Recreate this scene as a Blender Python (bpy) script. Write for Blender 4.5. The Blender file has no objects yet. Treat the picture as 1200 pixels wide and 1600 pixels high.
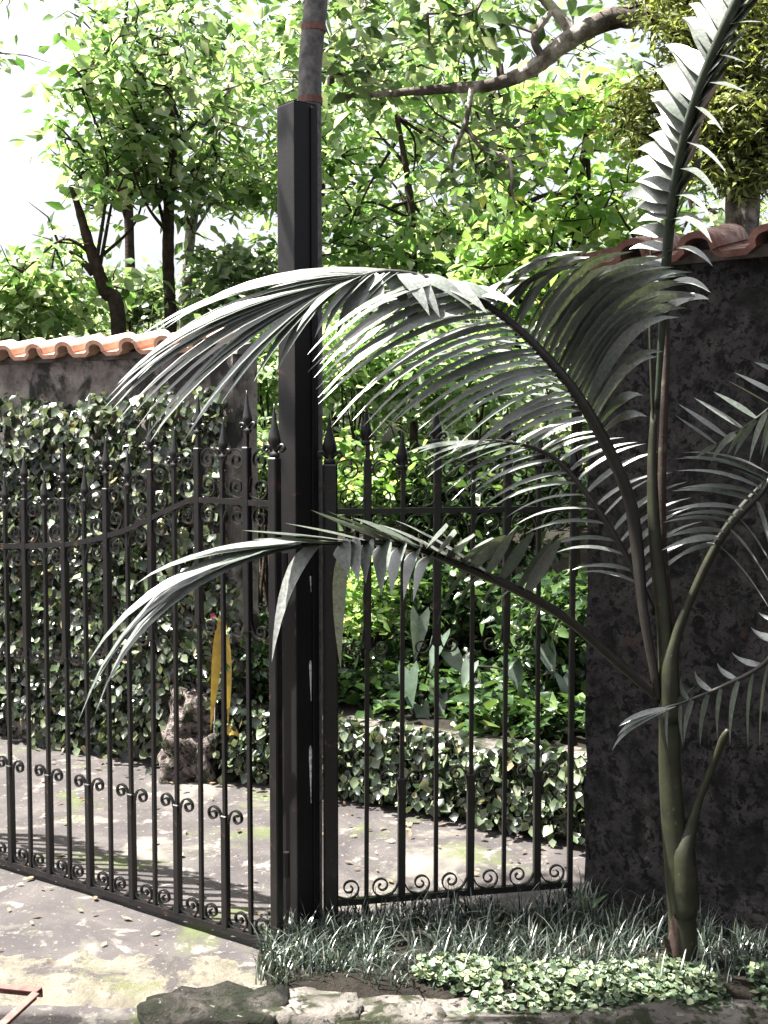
import bpy, bmesh, math, random
import numpy as np
from mathutils import Vector, Matrix, noise

random.seed(7)
RNG = np.random.default_rng(11)
scene = bpy.context.scene
COL = scene.collection

# ------------------------------------------------------------------ camera
F_PX = 1840.0                      # focal length in pixels of the 1200x1600 photograph
EYE = Vector((0.0, 0.0, 1.80))
PITCH = math.atan(110.0 / F_PX)
cam_data = bpy.data.cameras.new('camera')
cam = bpy.data.objects.new('camera', cam_data)
COL.objects.link(cam)
cam.location = EYE
cam.rotation_euler = (math.radians(90) - PITCH, 0, 0)
cam_data.sensor_fit = 'VERTICAL'
cam_data.sensor_height = 32.0
cam_data.lens = F_PX / 1600.0 * 32.0
cam_data.clip_start = 0.05
cam_data.clip_end = 3000.0
scene.camera = cam

# ------------------------------------------------------------------ light
SUN = Vector((-0.46, 0.05, 0.88)).normalized()      # towards the sun: high, from the left and slightly behind the scene
world = bpy.data.worlds.new('World')
scene.world = world
world.use_nodes = True
wn = world.node_tree
sky = wn.nodes.new('ShaderNodeTexSky')
sky.sky_type = 'NISHITA'
sky.sun_disc = False
sky.sun_elevation = math.asin(SUN.z)
sky.sun_rotation = math.atan2(SUN.x, SUN.y)
sky.air_density = 1.0
sky.dust_density = 6.0
sky.ozone_density = 0.3
bg = wn.nodes['Background']
bg.inputs['Strength'].default_value = 0.054
haze_node = wn.nodes.new('ShaderNodeHueSaturation')
haze_node.inputs['Saturation'].default_value = 0.35
wn.links.new(sky.outputs['Color'], haze_node.inputs['Color'])
wn.links.new(haze_node.outputs['Color'], bg.inputs['Color'])

sun_data = bpy.data.lights.new('sun', 'SUN')
sun_data.energy = 5.0
sun_data.angle = math.radians(0.5)
sun_data.color = (1.0, 0.955, 0.88)
sun = bpy.data.objects.new('sun', sun_data)
COL.objects.link(sun)
sun.rotation_euler = SUN.to_track_quat('Z', 'Y').to_euler()

vs = scene.view_settings
vs.view_transform = 'Standard'
vs.look = 'None'
vs.gamma = 1.0
vs.use_curve_mapping = False
vs.exposure = 2.65
scene.cycles.max_bounces = 8
scene.cycles.transparent_max_bounces = 8
scene.cycles.transmission_bounces = 6
scene.cycles.use_denoising = True

# ------------------------------------------------------------------ measuring helpers
def ray(px, py):
    a = (px - 600.0) / F_PX
    b = (800.0 - py) / F_PX
    c, s = math.cos(PITCH), math.sin(PITCH)
    return Vector((a, c + b * s, -s + b * c))

def at(px, py, Y):
    """world point seen at that place of the photograph, Y metres away"""
    d = ray(px, py)
    return EYE + d * (Y / d.y)

def gnd(px, py, z=0.0):
    d = ray(px, py)
    return EYE + d * ((z - EYE.z) / d.z)

def hit(px, py, p0, d):
    """point on the upright plane through p0 with horizontal direction d"""
    n = Vector((-d.y, d.x, 0))
    r = ray(px, py)
    return EYE + r * ((p0 - EYE).dot(n) / r.dot(n))

# ------------------------------------------------------------------ object helpers
def link(o, parent=None):
    COL.objects.link(o)
    if parent is not None:
        o.parent = parent
    return o

def tag(o, label=None, cat=None, group=None, kind=None):
    if label: o['label'] = label
    if cat: o['category'] = cat
    if group: o['group'] = group
    if kind: o['kind'] = kind
    return o

def empty(name, loc, label=None, cat=None, group=None, kind=None):
    o = bpy.data.objects.new(name, None)
    o.empty_display_size = 0.1
    o.location = loc
    link(o)
    o_mat[o.name] = Matrix.Translation(Vector(loc))
    return tag(o, label, cat, group, kind)

o_mat = {}

def obj(name, me, mat=None, parent=None, smooth=False):
    """link a mesh given in world coordinates; under a parent at location L it keeps its place"""
    if isinstance(me, bmesh.types.BMesh):
        m = bpy.data.meshes.new(name)
        me.normal_update()
        me.to_mesh(m); me.free(); me = m
    if mat is not None and not me.materials:
        me.materials.append(mat)
    if smooth:
        me.polygons.foreach_set('use_smooth', [True] * len(me.polygons))
    o = bpy.data.objects.new(name, me)
    link(o, parent)
    if parent is not None:
        o.matrix_parent_inverse = world_of(parent).inverted()
    return o

def world_of(o):
    m = o.matrix_basis.copy()
    p = o
    while p.parent is not None:
        m = p.parent.matrix_basis @ p.matrix_parent_inverse @ m if False else (world_of(p.parent) @ p.matrix_parent_inverse @ p.matrix_basis)
        return m
    return m

def place(name, me, M, parent):
    """share mesh data: the mesh is in local coordinates, M its world matrix"""
    o = bpy.data.objects.new(name, me)
    link(o, parent)
    o.matrix_parent_inverse = world_of(parent).inverted()
    o.matrix_basis = M
    return o

def box(bm, x0, x1, y0, y1, z0, z1, M=None):
    vs_ = [bm.verts.new(Vector(p)) for p in ((x0,y0,z0),(x1,y0,z0),(x1,y1,z0),(x0,y1,z0),(x0,y0,z1),(x1,y0,z1),(x1,y1,z1),(x0,y1,z1))]
    if M is not None:
        for v in vs_: v.co = M @ v.co
    for f in ((0,3,2,1),(4,5,6,7),(0,1,5,4),(1,2,6,5),(2,3,7,6),(3,0,4,7)):
        bm.faces.new([vs_[i] for i in f])
    return vs_

def bevel(bm, w, seg=1):
    bmesh.ops.bevel(bm, geom=list(bm.edges), offset=w, segments=seg, affect='EDGES', profile=0.6)
    return bm

def catmull(P, n):
    P = [Vector(p) for p in P]
    Q = [2 * P[0] - P[1]] + P + [2 * P[-1] - P[-2]]
    out = []
    segs = len(P) - 1
    for k in range(n + 1):
        u = k / n * segs
        i = min(int(u), segs - 1); f = u - i
        p0, p1, p2, p3 = Q[i], Q[i+1], Q[i+2], Q[i+3]
        out.append(0.5 * ((2*p1) + (p2-p0)*f + (2*p0-5*p1+4*p2-p3)*f*f + (3*p1-p0-3*p2+p3)*f**3))
    return out

def tube(bm, pts, radii, sides=8, cap=True, wob=0.0, seed=0):
    rings = []
    ref = Vector((0.31, 0.17, 0.93))
    rnd = random.Random(seed)
    for i, p in enumerate(pts):
        t = (pts[min(i+1, len(pts)-1)] - pts[max(i-1, 0)]).normalized()
        a = t.cross(Vector((0, 1, 0.02)))
        if a.length < 1e-3: a = t.cross(ref)
        a.normalize(); b = t.cross(a)
        r = radii[i]
        rings.append([bm.verts.new(p + (a*math.cos(2*math.pi*k/sides) + b*math.sin(2*math.pi*k/sides)) * r * (1 + wob*(rnd.random()-.5))) for k in range(sides)])
    for i in range(len(rings)-1):
        for k in range(sides):
            bm.faces.new((rings[i][k], rings[i][(k+1)%sides], rings[i+1][(k+1)%sides], rings[i+1][k]))
    if cap:
        bm.faces.new(rings[0][::-1]); bm.faces.new(rings[-1])
    return bm

def lerp_list(vals, n):
    out = []
    for k in range(n + 1):
        u = k / n * (len(vals) - 1); i = min(int(u), len(vals) - 2); f = u - i
        out.append(vals[i]*(1-f) + vals[i+1]*f)
    return out

def np_mesh(name, V, F):
    """V (n,3), F (m,3) -> mesh"""
    me = bpy.data.meshes.new(name)
    me.vertices.add(len(V)); me.vertices.foreach_set('co', V.astype(np.float32).ravel())
    k = F.shape[1]
    me.loops.add(F.size); me.loops.foreach_set('vertex_index', F.astype(np.int32).ravel())
    me.polygons.add(len(F)); me.polygons.foreach_set('loop_start', np.arange(0, F.size, k, dtype=np.int32))
    me.update(calc_edges=True)
    return me

def unit(a):
    return a / np.maximum(np.linalg.norm(a, axis=1, keepdims=True), 1e-9)

def leaf_arrays(C, D, N, L, Wd, fold=0.18, droop=0.12):
    """leaves with base at C, axis D, facing N, length L, width Wd: 7 vertices, 6 triangles each"""
    D = unit(D); S = unit(np.cross(D, N)); N = unit(np.cross(S, D))
    L = L[:, None]; Wd = Wd[:, None]
    b = C
    m1 = C + D*L*0.35 - N*Wd*fold
    m2 = C + D*L*0.7 - N*(Wd*fold*0.6 + L*droop*0.4)
    t = C + D*L - N*L*droop
    l = C + D*L*0.38 + S*Wd*0.5
    l2 = C + D*L*0.72 + S*Wd*0.30 - N*L*droop*0.4
    r = C + D*L*0.38 - S*Wd*0.5
    r2 = C + D*L*0.72 - S*Wd*0.30 - N*L*droop*0.4
    V = np.stack([b, l, l2, t, r2, r, m1, m2], axis=1)
    base = np.array([[0,1,6],[1,2,7],[1,7,6],[2,3,7],[3,4,7],[4,5,6],[4,6,7],[5,0,6]])
    n = len(C)
    Fc = (np.arange(n)[:, None, None]*8 + base[None]).reshape(-1, 3)
    return V.reshape(-1, 3), Fc

def rand_unit(n):
    return unit(RNG.normal(size=(n, 3)))

# ------------------------------------------------------------------ materials
def new_mat(name):
    m = bpy.data.materials.new(name); m.use_nodes = True
    nt = m.node_tree; nt.nodes.clear()
    out = nt.nodes.new('ShaderNodeOutputMaterial')
    return m, nt, out

def N_(nt, kind, **kw):
    n = nt.nodes.new(kind)
    for k, v in kw.items():
        if k in n.inputs: n.inputs[k].default_value = v
        else: setattr(n, k, v)
    return n

def ramp(nt, stops, interp='LINEAR'):
    r = nt.nodes.new('ShaderNodeValToRGB')
    r.color_ramp.interpolation = interp
    el = r.color_ramp.elements
    while len(el) < len(stops): el.new(0.5)
    for e, (p, c) in zip(el, stops):
        e.position = p; e.color = (c[0], c[1], c[2], 1)
    return r

def noise_tex(nt, scale, detail=6, rough=0.6, dist=0.0, coord='Object'):
    tc = nt.nodes.new('ShaderNodeTexCoord')
    n = nt.nodes.new('ShaderNodeTexNoise')
    n.inputs['Scale'].default_value = scale; n.inputs['Detail'].default_value = detail
    n.inputs['Roughness'].default_value = rough; n.inputs['Distortion'].default_value = dist
    nt.links.new(tc.outputs[coord], n.inputs['Vector'])
    return n

def mix(nt, fac, a, b):
    m = nt.nodes.new('ShaderNodeMix'); m.data_type = 'RGBA'
    for sock, v in ((m.inputs[0], fac), (m.inputs[6], a), (m.inputs[7], b)):
        if hasattr(v, 'is_output') or hasattr(v, 'links'): nt.links.new(v, sock)
        elif isinstance(v, (int, float)): sock.default_value = v
        else: sock.default_value = (v[0], v[1], v[2], 1)
    return m.outputs[2]

def bump(nt, height, strength, dist=0.02):
    b = nt.nodes.new('ShaderNodeBump')
    b.inputs['Strength'].default_value = strength; b.inputs['Distance'].default_value = dist
    nt.links.new(height, b.inputs['Height'])
    return b.outputs['Normal']

def solid(name, stops, scale=8, rough=0.8, spots=None, bump_s=0.3, bump_scale=None, metallic=0.0, bump_d=0.01, spec=0.5, dist=0.0):
    """noise-coloured surface; spots = list of (scale, lo, hi, colour)"""
    m, nt, out = new_mat(name)
    p = N_(nt, 'ShaderNodeBsdfPrincipled', Roughness=rough, Metallic=metallic)
    p.inputs['Specular IOR Level'].default_value = spec
    n = noise_tex(nt, scale, 8, 0.62, dist)
    c = ramp(nt, stops); nt.links.new(n.outputs['Fac'], c.inputs['Fac'])
    col = c.outputs['Color']
    for (sc, lo, hi, sc_col) in (spots or []):
        n2 = noise_tex(nt, sc, 5, 0.65, 0.4)
        r2 = ramp(nt, [(lo, (0,0,0)), (hi, (1,1,1))]); nt.links.new(n2.outputs['Fac'], r2.inputs['Fac'])
        col = mix(nt, r2.outputs['Color'], col, sc_col)
    nt.links.new(col, p.inputs['Base Color'])
    nb = noise_tex(nt, bump_scale or scale*5, 8, 0.7)
    nt.links.new(bump(nt, nb.outputs['Fac'], bump_s, bump_d), p.inputs['Normal'])
    nt.links.new(p.outputs[0], out.inputs['Surface'])
    return m

def leaf_mat(name, stops, trans=0.45, rough=0.4, tint=(1.0, 1.0, 0.6), spec=0.5, grain=30, lo=0.72, hi=1.15):
    """leaf: random colour for each blade, a glossy upper face and light shining through"""
    m, nt, out = new_mat(name)
    g = nt.nodes.new('ShaderNodeNewGeometry')
    oi = nt.nodes.new('ShaderNodeObjectInfo')
    ad = nt.nodes.new('ShaderNodeMath'); ad.operation = 'ADD'
    nt.links.new(g.outputs['Random Per Island'], ad.inputs[0]); nt.links.new(oi.outputs['Random'], ad.inputs[1])
    fr_ = nt.nodes.new('ShaderNodeMath'); fr_.operation = 'FRACT'; nt.links.new(ad.outputs[0], fr_.inputs[0])
    c = ramp(nt, stops); nt.links.new(fr_.outputs[0], c.inputs['Fac'])
    n = noise_tex(nt, grain, 4, 0.65)
    r2 = ramp(nt, [(0.3, (lo,lo,lo)), (0.7, (hi,hi,hi))]); nt.links.new(n.outputs['Fac'], r2.inputs['Fac'])
    mm = nt.nodes.new('ShaderNodeMix'); mm.data_type = 'RGBA'; mm.blend_type = 'MULTIPLY'; mm.inputs[0].default_value = 1
    nt.links.new(c.outputs['Color'], mm.inputs[6]); nt.links.new(r2.outputs['Color'], mm.inputs[7])
    p = N_(nt, 'ShaderNodeBsdfPrincipled', Roughness=rough)
    p.inputs['Specular IOR Level'].default_value = spec
    nt.links.new(mm.outputs[2], p.inputs['Base Color'])
    t = nt.nodes.new('ShaderNodeBsdfTranslucent')
    m2 = nt.nodes.new('ShaderNodeMix'); m2.data_type = 'RGBA'; m2.blend_type = 'MULTIPLY'; m2.inputs[0].default_value = 1
    nt.links.new(mm.outputs[2], m2.inputs[6]); m2.inputs[7].default_value = (*tint, 1)
    nt.links.new(m2.outputs[2], t.inputs['Color'])
    s = nt.nodes.new('ShaderNodeMixShader'); s.inputs[0].default_value = trans
    nt.links.new(p.outputs[0], s.inputs[1]); nt.links.new(t.outputs[0], s.inputs[2])
    nt.links.new(s.outputs[0], out.inputs['Surface'])
    return m

M = {}
M['iron'] = solid('black_iron', [(0.3,(0.003,0.0026,0.003)),(0.7,(0.008,0.0073,0.008))], 14, 0.36,
                  spots=[(22,0.60,0.72,(0.06,0.026,0.016)),(70,0.68,0.74,(0.09,0.085,0.085))], bump_s=0.25, bump_scale=120, bump_d=0.002)
M['post'] = solid('weathered_dark_steel', [(0.3,(0.0025,0.0022,0.0024)),(0.7,(0.007,0.006,0.007))], 5, 0.5,
                  spec=0.25, spots=[(9,0.66,0.74,(0.05,0.016,0.012)),(40,0.70,0.75,(0.07,0.065,0.062)),(150,0.66,0.74,(0.05,0.046,0.048))], bump_s=0.3, bump_scale=90, bump_d=0.003)
M['pole'] = solid('lichened_grey_pole', [(0.3,(0.03,0.028,0.028)),(0.7,(0.16,0.15,0.147))], 30, 0.8, bump_s=0.5, bump_scale=80, bump_d=0.004)
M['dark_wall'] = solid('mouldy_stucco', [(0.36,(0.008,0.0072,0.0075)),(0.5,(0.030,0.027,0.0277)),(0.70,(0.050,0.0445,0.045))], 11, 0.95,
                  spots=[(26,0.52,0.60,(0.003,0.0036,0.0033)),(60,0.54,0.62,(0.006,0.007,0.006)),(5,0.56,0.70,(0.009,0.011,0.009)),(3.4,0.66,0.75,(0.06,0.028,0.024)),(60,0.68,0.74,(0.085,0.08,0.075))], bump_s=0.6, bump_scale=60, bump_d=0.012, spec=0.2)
M['pale_wall'] = solid('stained_pale_stucco', [(0.35,(0.10,0.085,0.08)),(0.6,(0.27,0.235,0.225))], 5, 0.95,
                  spots=[(4,0.50,0.60,(0.03,0.028,0.026)),(30,0.62,0.7,(0.06,0.055,0.05))], bump_s=0.6, bump_scale=50, bump_d=0.012, spec=0.2)
M['terracotta'] = solid('terracotta', [(0.3,(0.36,0.15,0.095)),(0.65,(0.56,0.36,0.28))], 10, 0.85,
                  spots=[(7,0.58,0.70,(0.60,0.52,0.47)),(16,0.66,0.74,(0.08,0.06,0.05))], bump_s=0.3, bump_scale=70, bump_d=0.005, spec=0.3)
M['terracotta_old'] = solid('blackened_terracotta', [(0.3,(0.07,0.028,0.022)),(0.65,(0.17,0.085,0.068))], 10, 0.9,
                  spots=[(6,0.58,0.68,(0.25,0.20,0.175)),(12,0.58,0.68,(0.03,0.02,0.018))], bump_s=0.4, bump_scale=70, bump_d=0.005, spec=0.3)
M['mortar'] = solid('mortar', [(0.3,(0.07,0.06,0.055)),(0.7,(0.19,0.17,0.16))], 14, 0.95, bump_s=0.6, bump_scale=60)
M['drive'] = solid('sun_dappled_cement', [(0.32,(0.036,0.032,0.033)),(0.5,(0.050,0.045,0.045)),(0.68,(0.072,0.065,0.063))], 3.4, 0.9,
                  spots=[(1.6,0.56,0.68,(0.15,0.14,0.12)),(2.3,0.56,0.68,(0.062,0.074,0.032)),(7,0.58,0.68,(0.16,0.15,0.135)),(40,0.62,0.70,(0.19,0.18,0.165)),(90,0.64,0.72,(0.025,0.022,0.02))],  # large pale spots paint dappled sunlight into the cement colour
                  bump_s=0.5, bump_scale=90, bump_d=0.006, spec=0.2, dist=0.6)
M['verge'] = solid('sandy_verge', [(0.3,(0.075,0.068,0.055)),(0.6,(0.15,0.137,0.108))], 7, 0.95,
                  spots=[(3,0.56,0.66,(0.085,0.088,0.048)),(30,0.60,0.68,(0.09,0.07,0.058)),(5,0.52,0.60,(0.052,0.047,0.046)),(14,0.56,0.64,(0.07,0.064,0.058)),(60,0.62,0.7,(0.27,0.25,0.22))], bump_s=0.8, bump_scale=70, bump_d=0.015, spec=0.2)
M['soil'] = solid('dark_soil', [(0.3,(0.010,0.009,0.0075)),(0.7,(0.035,0.030,0.025))], 9, 0.95, bump_s=0.9, bump_scale=40, bump_d=0.03, spec=0.1)
M['rock'] = solid('mossy_stone', [(0.3,(0.035,0.031,0.028)),(0.6,(0.17,0.155,0.14))], 6, 0.95,
                  spots=[(9,0.50,0.60,(0.022,0.026,0.013)),(24,0.56,0.64,(0.016,0.014,0.013)),(14,0.64,0.72,(0.26,0.24,0.215))], bump_s=0.9, bump_scale=40, bump_d=0.02, spec=0.2)
M['moss_rock'] = solid('dark_moss_stone', [(0.38,(0.007,0.0065,0.0055)),(0.68,(0.075,0.068,0.06))], 7, 0.95,
                  spots=[(5,0.46,0.58,(0.010,0.013,0.006)),(24,0.56,0.64,(0.010,0.009,0.008)),(18,0.64,0.72,(0.22,0.2,0.18))], bump_s=1.0, bump_scale=40, bump_d=0.03, spec=0.2)
M['rubble'] = solid('pink_rubble', [(0.4,(0.05,0.042,0.04)),(0.55,(0.20,0.165,0.155))], 22, 0.95,
                  spots=[(30,0.52,0.58,(0.016,0.014,0.012)),(9,0.55,0.62,(0.03,0.035,0.018))], bump_s=1.0, bump_scale=50, bump_d=0.03, spec=0.2)
M['rust'] = solid('rusty_red_steel', [(0.3,(0.06,0.022,0.018)),(0.7,(0.16,0.065,0.05))], 30, 0.75,
                  spots=[(40,0.60,0.70,(0.26,0.16,0.13))], bump_s=0.4, bump_scale=160, bump_d=0.003)
M['bark'] = solid('dark_bark', [(0.3,(0.016,0.012,0.009)),(0.7,(0.055,0.042,0.034))], 18, 0.95, bump_s=0.9, bump_scale=45, bump_d=0.02, spec=0.1)
M['grey_bark'] = solid('pale_lichen_bark', [(0.35,(0.07,0.06,0.055)),(0.6,(0.36,0.33,0.31))], 14, 0.95,
                  spots=[(22,0.56,0.64,(0.04,0.035,0.03))], bump_s=0.8, bump_scale=40, bump_d=0.02, spec=0.1)
M['bough_bark'] = solid('bough_bark', [(0.36,(0.03,0.023,0.021)),(0.52,(0.13,0.11,0.10)),(0.66,(0.50,0.45,0.42))], 5, 0.95, bump_s=0.8, bump_scale=40, bump_d=0.02, spec=0.1)
M['stem'] = solid('palm_stem', [(0.3,(0.004,0.005,0.0018)),(0.65,(0.020,0.022,0.007))], 16, 0.55,
                  spots=[(10,0.58,0.68,(0.012,0.009,0.005)),(50,0.66,0.72,(0.10,0.095,0.05))], bump_s=0.3, bump_scale=80, bump_d=0.003)
M['rachis'] = solid('frond_stalk', [(0.3,(0.006,0.0054,0.0042)),(0.7,(0.020,0.017,0.013))], 22, 0.5, bump_s=0.2, bump_scale=90, bump_d=0.002)
M['dark_stalk'] = solid('dark_green_stalk', [(0.3,(0.006,0.012,0.006)),(0.7,(0.018,0.030,0.014))], 40, 0.55, bump_s=0.4, bump_scale=120, bump_d=0.003)
M['stem_base'] = solid('reddish_palm_stem', [(0.3,(0.010,0.0045,0.003)),(0.65,(0.032,0.016,0.010))], 12, 0.7,
                  spots=[(20,0.55,0.65,(0.06,0.05,0.03))], bump_s=0.5, bump_scale=60, bump_d=0.005)

M['palm'] = leaf_mat('palm_leaflet', [(0,(0.075,0.092,0.076)),(0.5,(0.135,0.148,0.134)),(1,(0.20,0.21,0.20))], trans=0.08, rough=0.34, tint=(0.8,1.0,0.35), spec=0.9, grain=90, lo=0.5, hi=1.3)
M['lime'] = leaf_mat('lime_leaf', [(0,(0.04,0.10,0.025)),(0.22,(0.18,0.33,0.11)),(0.65,(0.34,0.48,0.24)),(1,(0.54,0.60,0.47))], trans=0.60, rough=0.36, tint=(1.0,1.0,0.65))
M['mid'] = leaf_mat('mid_green_leaf', [(0,(0.03,0.07,0.02)),(0.5,(0.17,0.27,0.12)),(1,(0.44,0.50,0.38))], trans=0.50, rough=0.38, tint=(1.0,1.0,0.6))
M['yellowgreen'] = leaf_mat('yellow_green_leaf', [(0,(0.13,0.27,0.07)),(0.6,(0.30,0.47,0.16)),(0.96,(0.44,0.53,0.26)),(1,(0.5,0.40,0.16))], trans=0.60, rough=0.45)
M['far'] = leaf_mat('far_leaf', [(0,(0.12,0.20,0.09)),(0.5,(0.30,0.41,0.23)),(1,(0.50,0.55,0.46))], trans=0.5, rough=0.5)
M['olive'] = leaf_mat('olive_needle', [(0,(0.08,0.105,0.03)),(0.5,(0.22,0.26,0.08)),(1,(0.40,0.44,0.19))], trans=0.45, rough=0.6)
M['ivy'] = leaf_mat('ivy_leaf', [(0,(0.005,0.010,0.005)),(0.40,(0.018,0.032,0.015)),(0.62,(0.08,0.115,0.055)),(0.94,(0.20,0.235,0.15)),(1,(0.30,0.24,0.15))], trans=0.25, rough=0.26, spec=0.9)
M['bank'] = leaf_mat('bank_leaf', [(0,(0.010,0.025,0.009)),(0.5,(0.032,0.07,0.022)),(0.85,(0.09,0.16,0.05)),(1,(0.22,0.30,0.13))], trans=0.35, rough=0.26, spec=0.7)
M['big'] = leaf_mat('broad_leaf', [(0,(0.05,0.085,0.055)),(1,(0.16,0.20,0.155))], trans=0.2, rough=0.25, spec=0.9)
M['grass'] = leaf_mat('grass_blade', [(0,(0.008,0.016,0.011)),(0.6,(0.030,0.044,0.034)),(0.85,(0.11,0.14,0.115)),(1,(0.22,0.25,0.21))], trans=0.25, rough=0.35, spec=0.8)
M['creeper'] = leaf_mat('creeper_leaf', [(0,(0.04,0.065,0.04)),(0.6,(0.12,0.17,0.10)),(1,(0.30,0.35,0.20))], trans=0.3, rough=0.4, spec=0.6)
M['dry'] = leaf_mat('yellow_dry_leaf', [(0,(0.42,0.27,0.05)),(1,(0.60,0.42,0.09))], trans=0.3, rough=0.6)
M['litter'] = leaf_mat('dead_leaf', [(0,(0.03,0.02,0.012)),(0.5,(0.12,0.07,0.035)),(1,(0.30,0.22,0.12))], trans=0.1, rough=0.7)
M['streak'] = solid('pale_streak_tone', [(0.4,(0.25,0.25,0.26)),(0.6,(0.7,0.7,0.72))], 60, 0.6, bump_s=0.2)
M['pink'] = solid('pink_petal', [(0.3,(0.45,0.05,0.09)),(0.7,(0.65,0.16,0.2))], 20, 0.6, bump_s=0.1)

# ------------------------------------------------------------------ lines of the place
W0 = gnd(0, 1147); W1 = gnd(345, 1208)
WD = (W1 - W0).normalized()                      # along the tall wall, to the right and nearer
WN = Vector((WD.y, -WD.x, 0))                    # its front, towards the camera
if WN.y > 0: WN = -WN
WEND = hit(368, 1212, W0, WD); WEND.z = 0
LW0 = WEND - WD * 0.02
LW1 = gnd(1010, 1331)
LD = (LW1 - LW0).normalized()
LN = Vector((LD.y, -LD.x, 0));  LN = -LN if LN.y > 0 else LN
R0 = Vector((0.775, 4.47, 0)); R1 = Vector((1.33, 4.05, 0))
RD = (R1 - R0).normalized()
RN = Vector((RD.y, -RD.x, 0));  RN = -RN if RN.y > 0 else RN

# ------------------------------------------------------------------ ground, driveway, bank, bed
def grid_mesh(name, x0, x1, y0, y1, nx, ny, zf):
    xs = np.linspace(x0, x1, nx); ys = np.linspace(y0, y1, ny)
    V = np.array([(x, y, zf(x, y)) for y in ys for x in xs])
    i = np.arange((ny-1)*(nx-1)); r = i // (nx-1); c = i % (nx-1)
    a = r*nx + c
    F = np.stack([a, a+1, a+nx+1, a+nx], axis=1)
    return np_mesh(name, V, F)

g = obj('ground', grid_mesh('ground', -600, 600, -400, 900, 3, 3, lambda x, y: -0.17), M['soil'])
tag(g, 'dark earth ground below the driveway edge', 'ground', kind='structure')

def drive_z(x, y):
    return 0.012 * noise.noise(Vector((x*1.3, y*1.3, 0.3))) + 0.004 * noise.noise(Vector((x*7, y*7, 1)))
EDGE_Y = 3.61
bm = bmesh.new()
nx, ny = 90, 60
rows = []
for j in range(ny):
    y = EDGE_Y + (11.5 - EDGE_Y) * (j / (ny - 1)) ** 1.5
    rows.append([bm.verts.new((-6 + 9.0 * i / (nx - 1), y + (0.03*noise.noise(Vector((i*0.5, 0, 3))) if j == 0 else 0), drive_z(-6 + 9.0*i/(nx-1), y) - (0.012 if j == 0 else 0))) for i in range(nx)])
for j in range(ny - 1):
    for i in range(nx - 1):
        bm.faces.new((rows[j][i], rows[j][i+1], rows[j+1][i+1], rows[j+1][i]))
low = [bm.verts.new((v.co.x, v.co.y + 0.02, -0.2)) for v in rows[0]]
for i in range(nx - 1):
    bm.faces.new((low[i], low[i+1], rows[0][i+1], rows[0][i]))
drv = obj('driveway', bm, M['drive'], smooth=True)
tag(drv, 'grey cement driveway with mossy patches and painted pale sun dapples', 'driveway', kind='structure')

# sandy verge along the front edge of the driveway: an irregular skin lying on the cement
bm = bmesh.new()
n = 260; J = 6; rows = []
for i in range(n):
    x = -2.6 + 2.45 * i / (n - 1)
    nz = lambda f, k: noise.noise(Vector((x*f, 0, k)))
    far = 4.05 + 0.13*nz(2.2, 9) + 0.07*nz(7, 5) + 0.05*nz(19, 2) + 0.03*nz(47, 4)
    if x > -0.55: far = far + (3.72 - far)*min(1, (x + 0.55)/0.35)
    row = []
    for j in range(J):
        f = j/(J-1); y = EDGE_Y + 0.012 + (far - EDGE_Y)*f
        lift = 0.004 + 0.020*math.sin(math.pi*min(1, f*1.05))**0.8*(0.75 + 0.5*noise.noise(Vector((x*9, y*9, 2))))
        row.append(bm.verts.new((x, y, drive_z(x, y) + (lift if j < J-1 else -0.004) - (0.014 if j == 0 else 0))))
    rows.append(row)
for i in range(n - 1):
    for j in range(J - 1):
        bm.faces.new((rows[i][j], rows[i+1][j], rows[i+1][j+1], rows[i][j+1]))
tag(obj('sandy_verge', bm, M['verge'], smooth=True), 'strip of cream sandy soil along the driveway edge', 'verge', kind='structure')

def bank_z(x, y):
    d = -(Vector((x, y, 0)) - LW0).dot(LN)
    return 0.33 + 0.10*min(max(d, 0), 12) + 0.05*noise.noise(Vector((x, y, 0)))
def bank_pt(s, d):
    p = LW0 + LD*s - LN*d
    return Vector((p.x, p.y, 0.33 + 0.11*min(d, 12) + 0.05*noise.noise(Vector((p.x, p.y, 0)))))
bm = bmesh.new()
rows = []
for j in range(26):
    d = 0.05 + 30*(j/25)**2
    rows.append([bm.verts.new(bank_pt(-9 + 22*i/50, d)) for i in range(51)])
for j in range(25):
    for i in range(50):
        bm.faces.new((rows[j][i], rows[j][i+1], rows[j+1][i+1], rows[j+1][i]))
tag(obj('garden_bank', bm, M['soil'], smooth=True), 'dark earth garden bank rising behind the walls', 'bank', kind='structure')

def bed_z(x, y):
    return 0.045 + 0.03*noise.noise(Vector((x*3, y*3, 0))) + 0.012*noise.noise(Vector((x*14, y*14, 4)))
bm = bmesh.new()
rows = []
for j in range(20):
    f = j/19
    row = []
    for i in range(44):
        x = -0.44 + 2.2*i/43
        yb = 4.30 + 0.10*min(max((x-0.0)/0.6, 0), 1) if x < 0.74 else 4.47 - (x-0.775)*0.757 + 0.02
        yb = max(yb, 3.75)
        if x < -0.1: yb = 4.30 - (-0.1-x)*0.35
        y = 3.56 + (yb-3.56)*f
        edge = min(1, (x+0.42)/0.14)
        z = bed_z(x, y)*max(edge, 0.05) * (0.35 + 0.65*min(1, (1-f)*5)) + 0.006 - 0.11*max(0, 1 - f*6)
        row.append(bm.verts.new((x, y, z)))
    rows.append(row)
for j in range(19):
    for i in range(43):
        bm.faces.new((rows[j][i], rows[j][i+1], rows[j+1][i+1], rows[j+1][i]))
tag(obj('planting_bed', bm, M['soil'], smooth=True), 'dark soil planting bed at the foot of the wall', 'bed', kind='structure')

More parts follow.
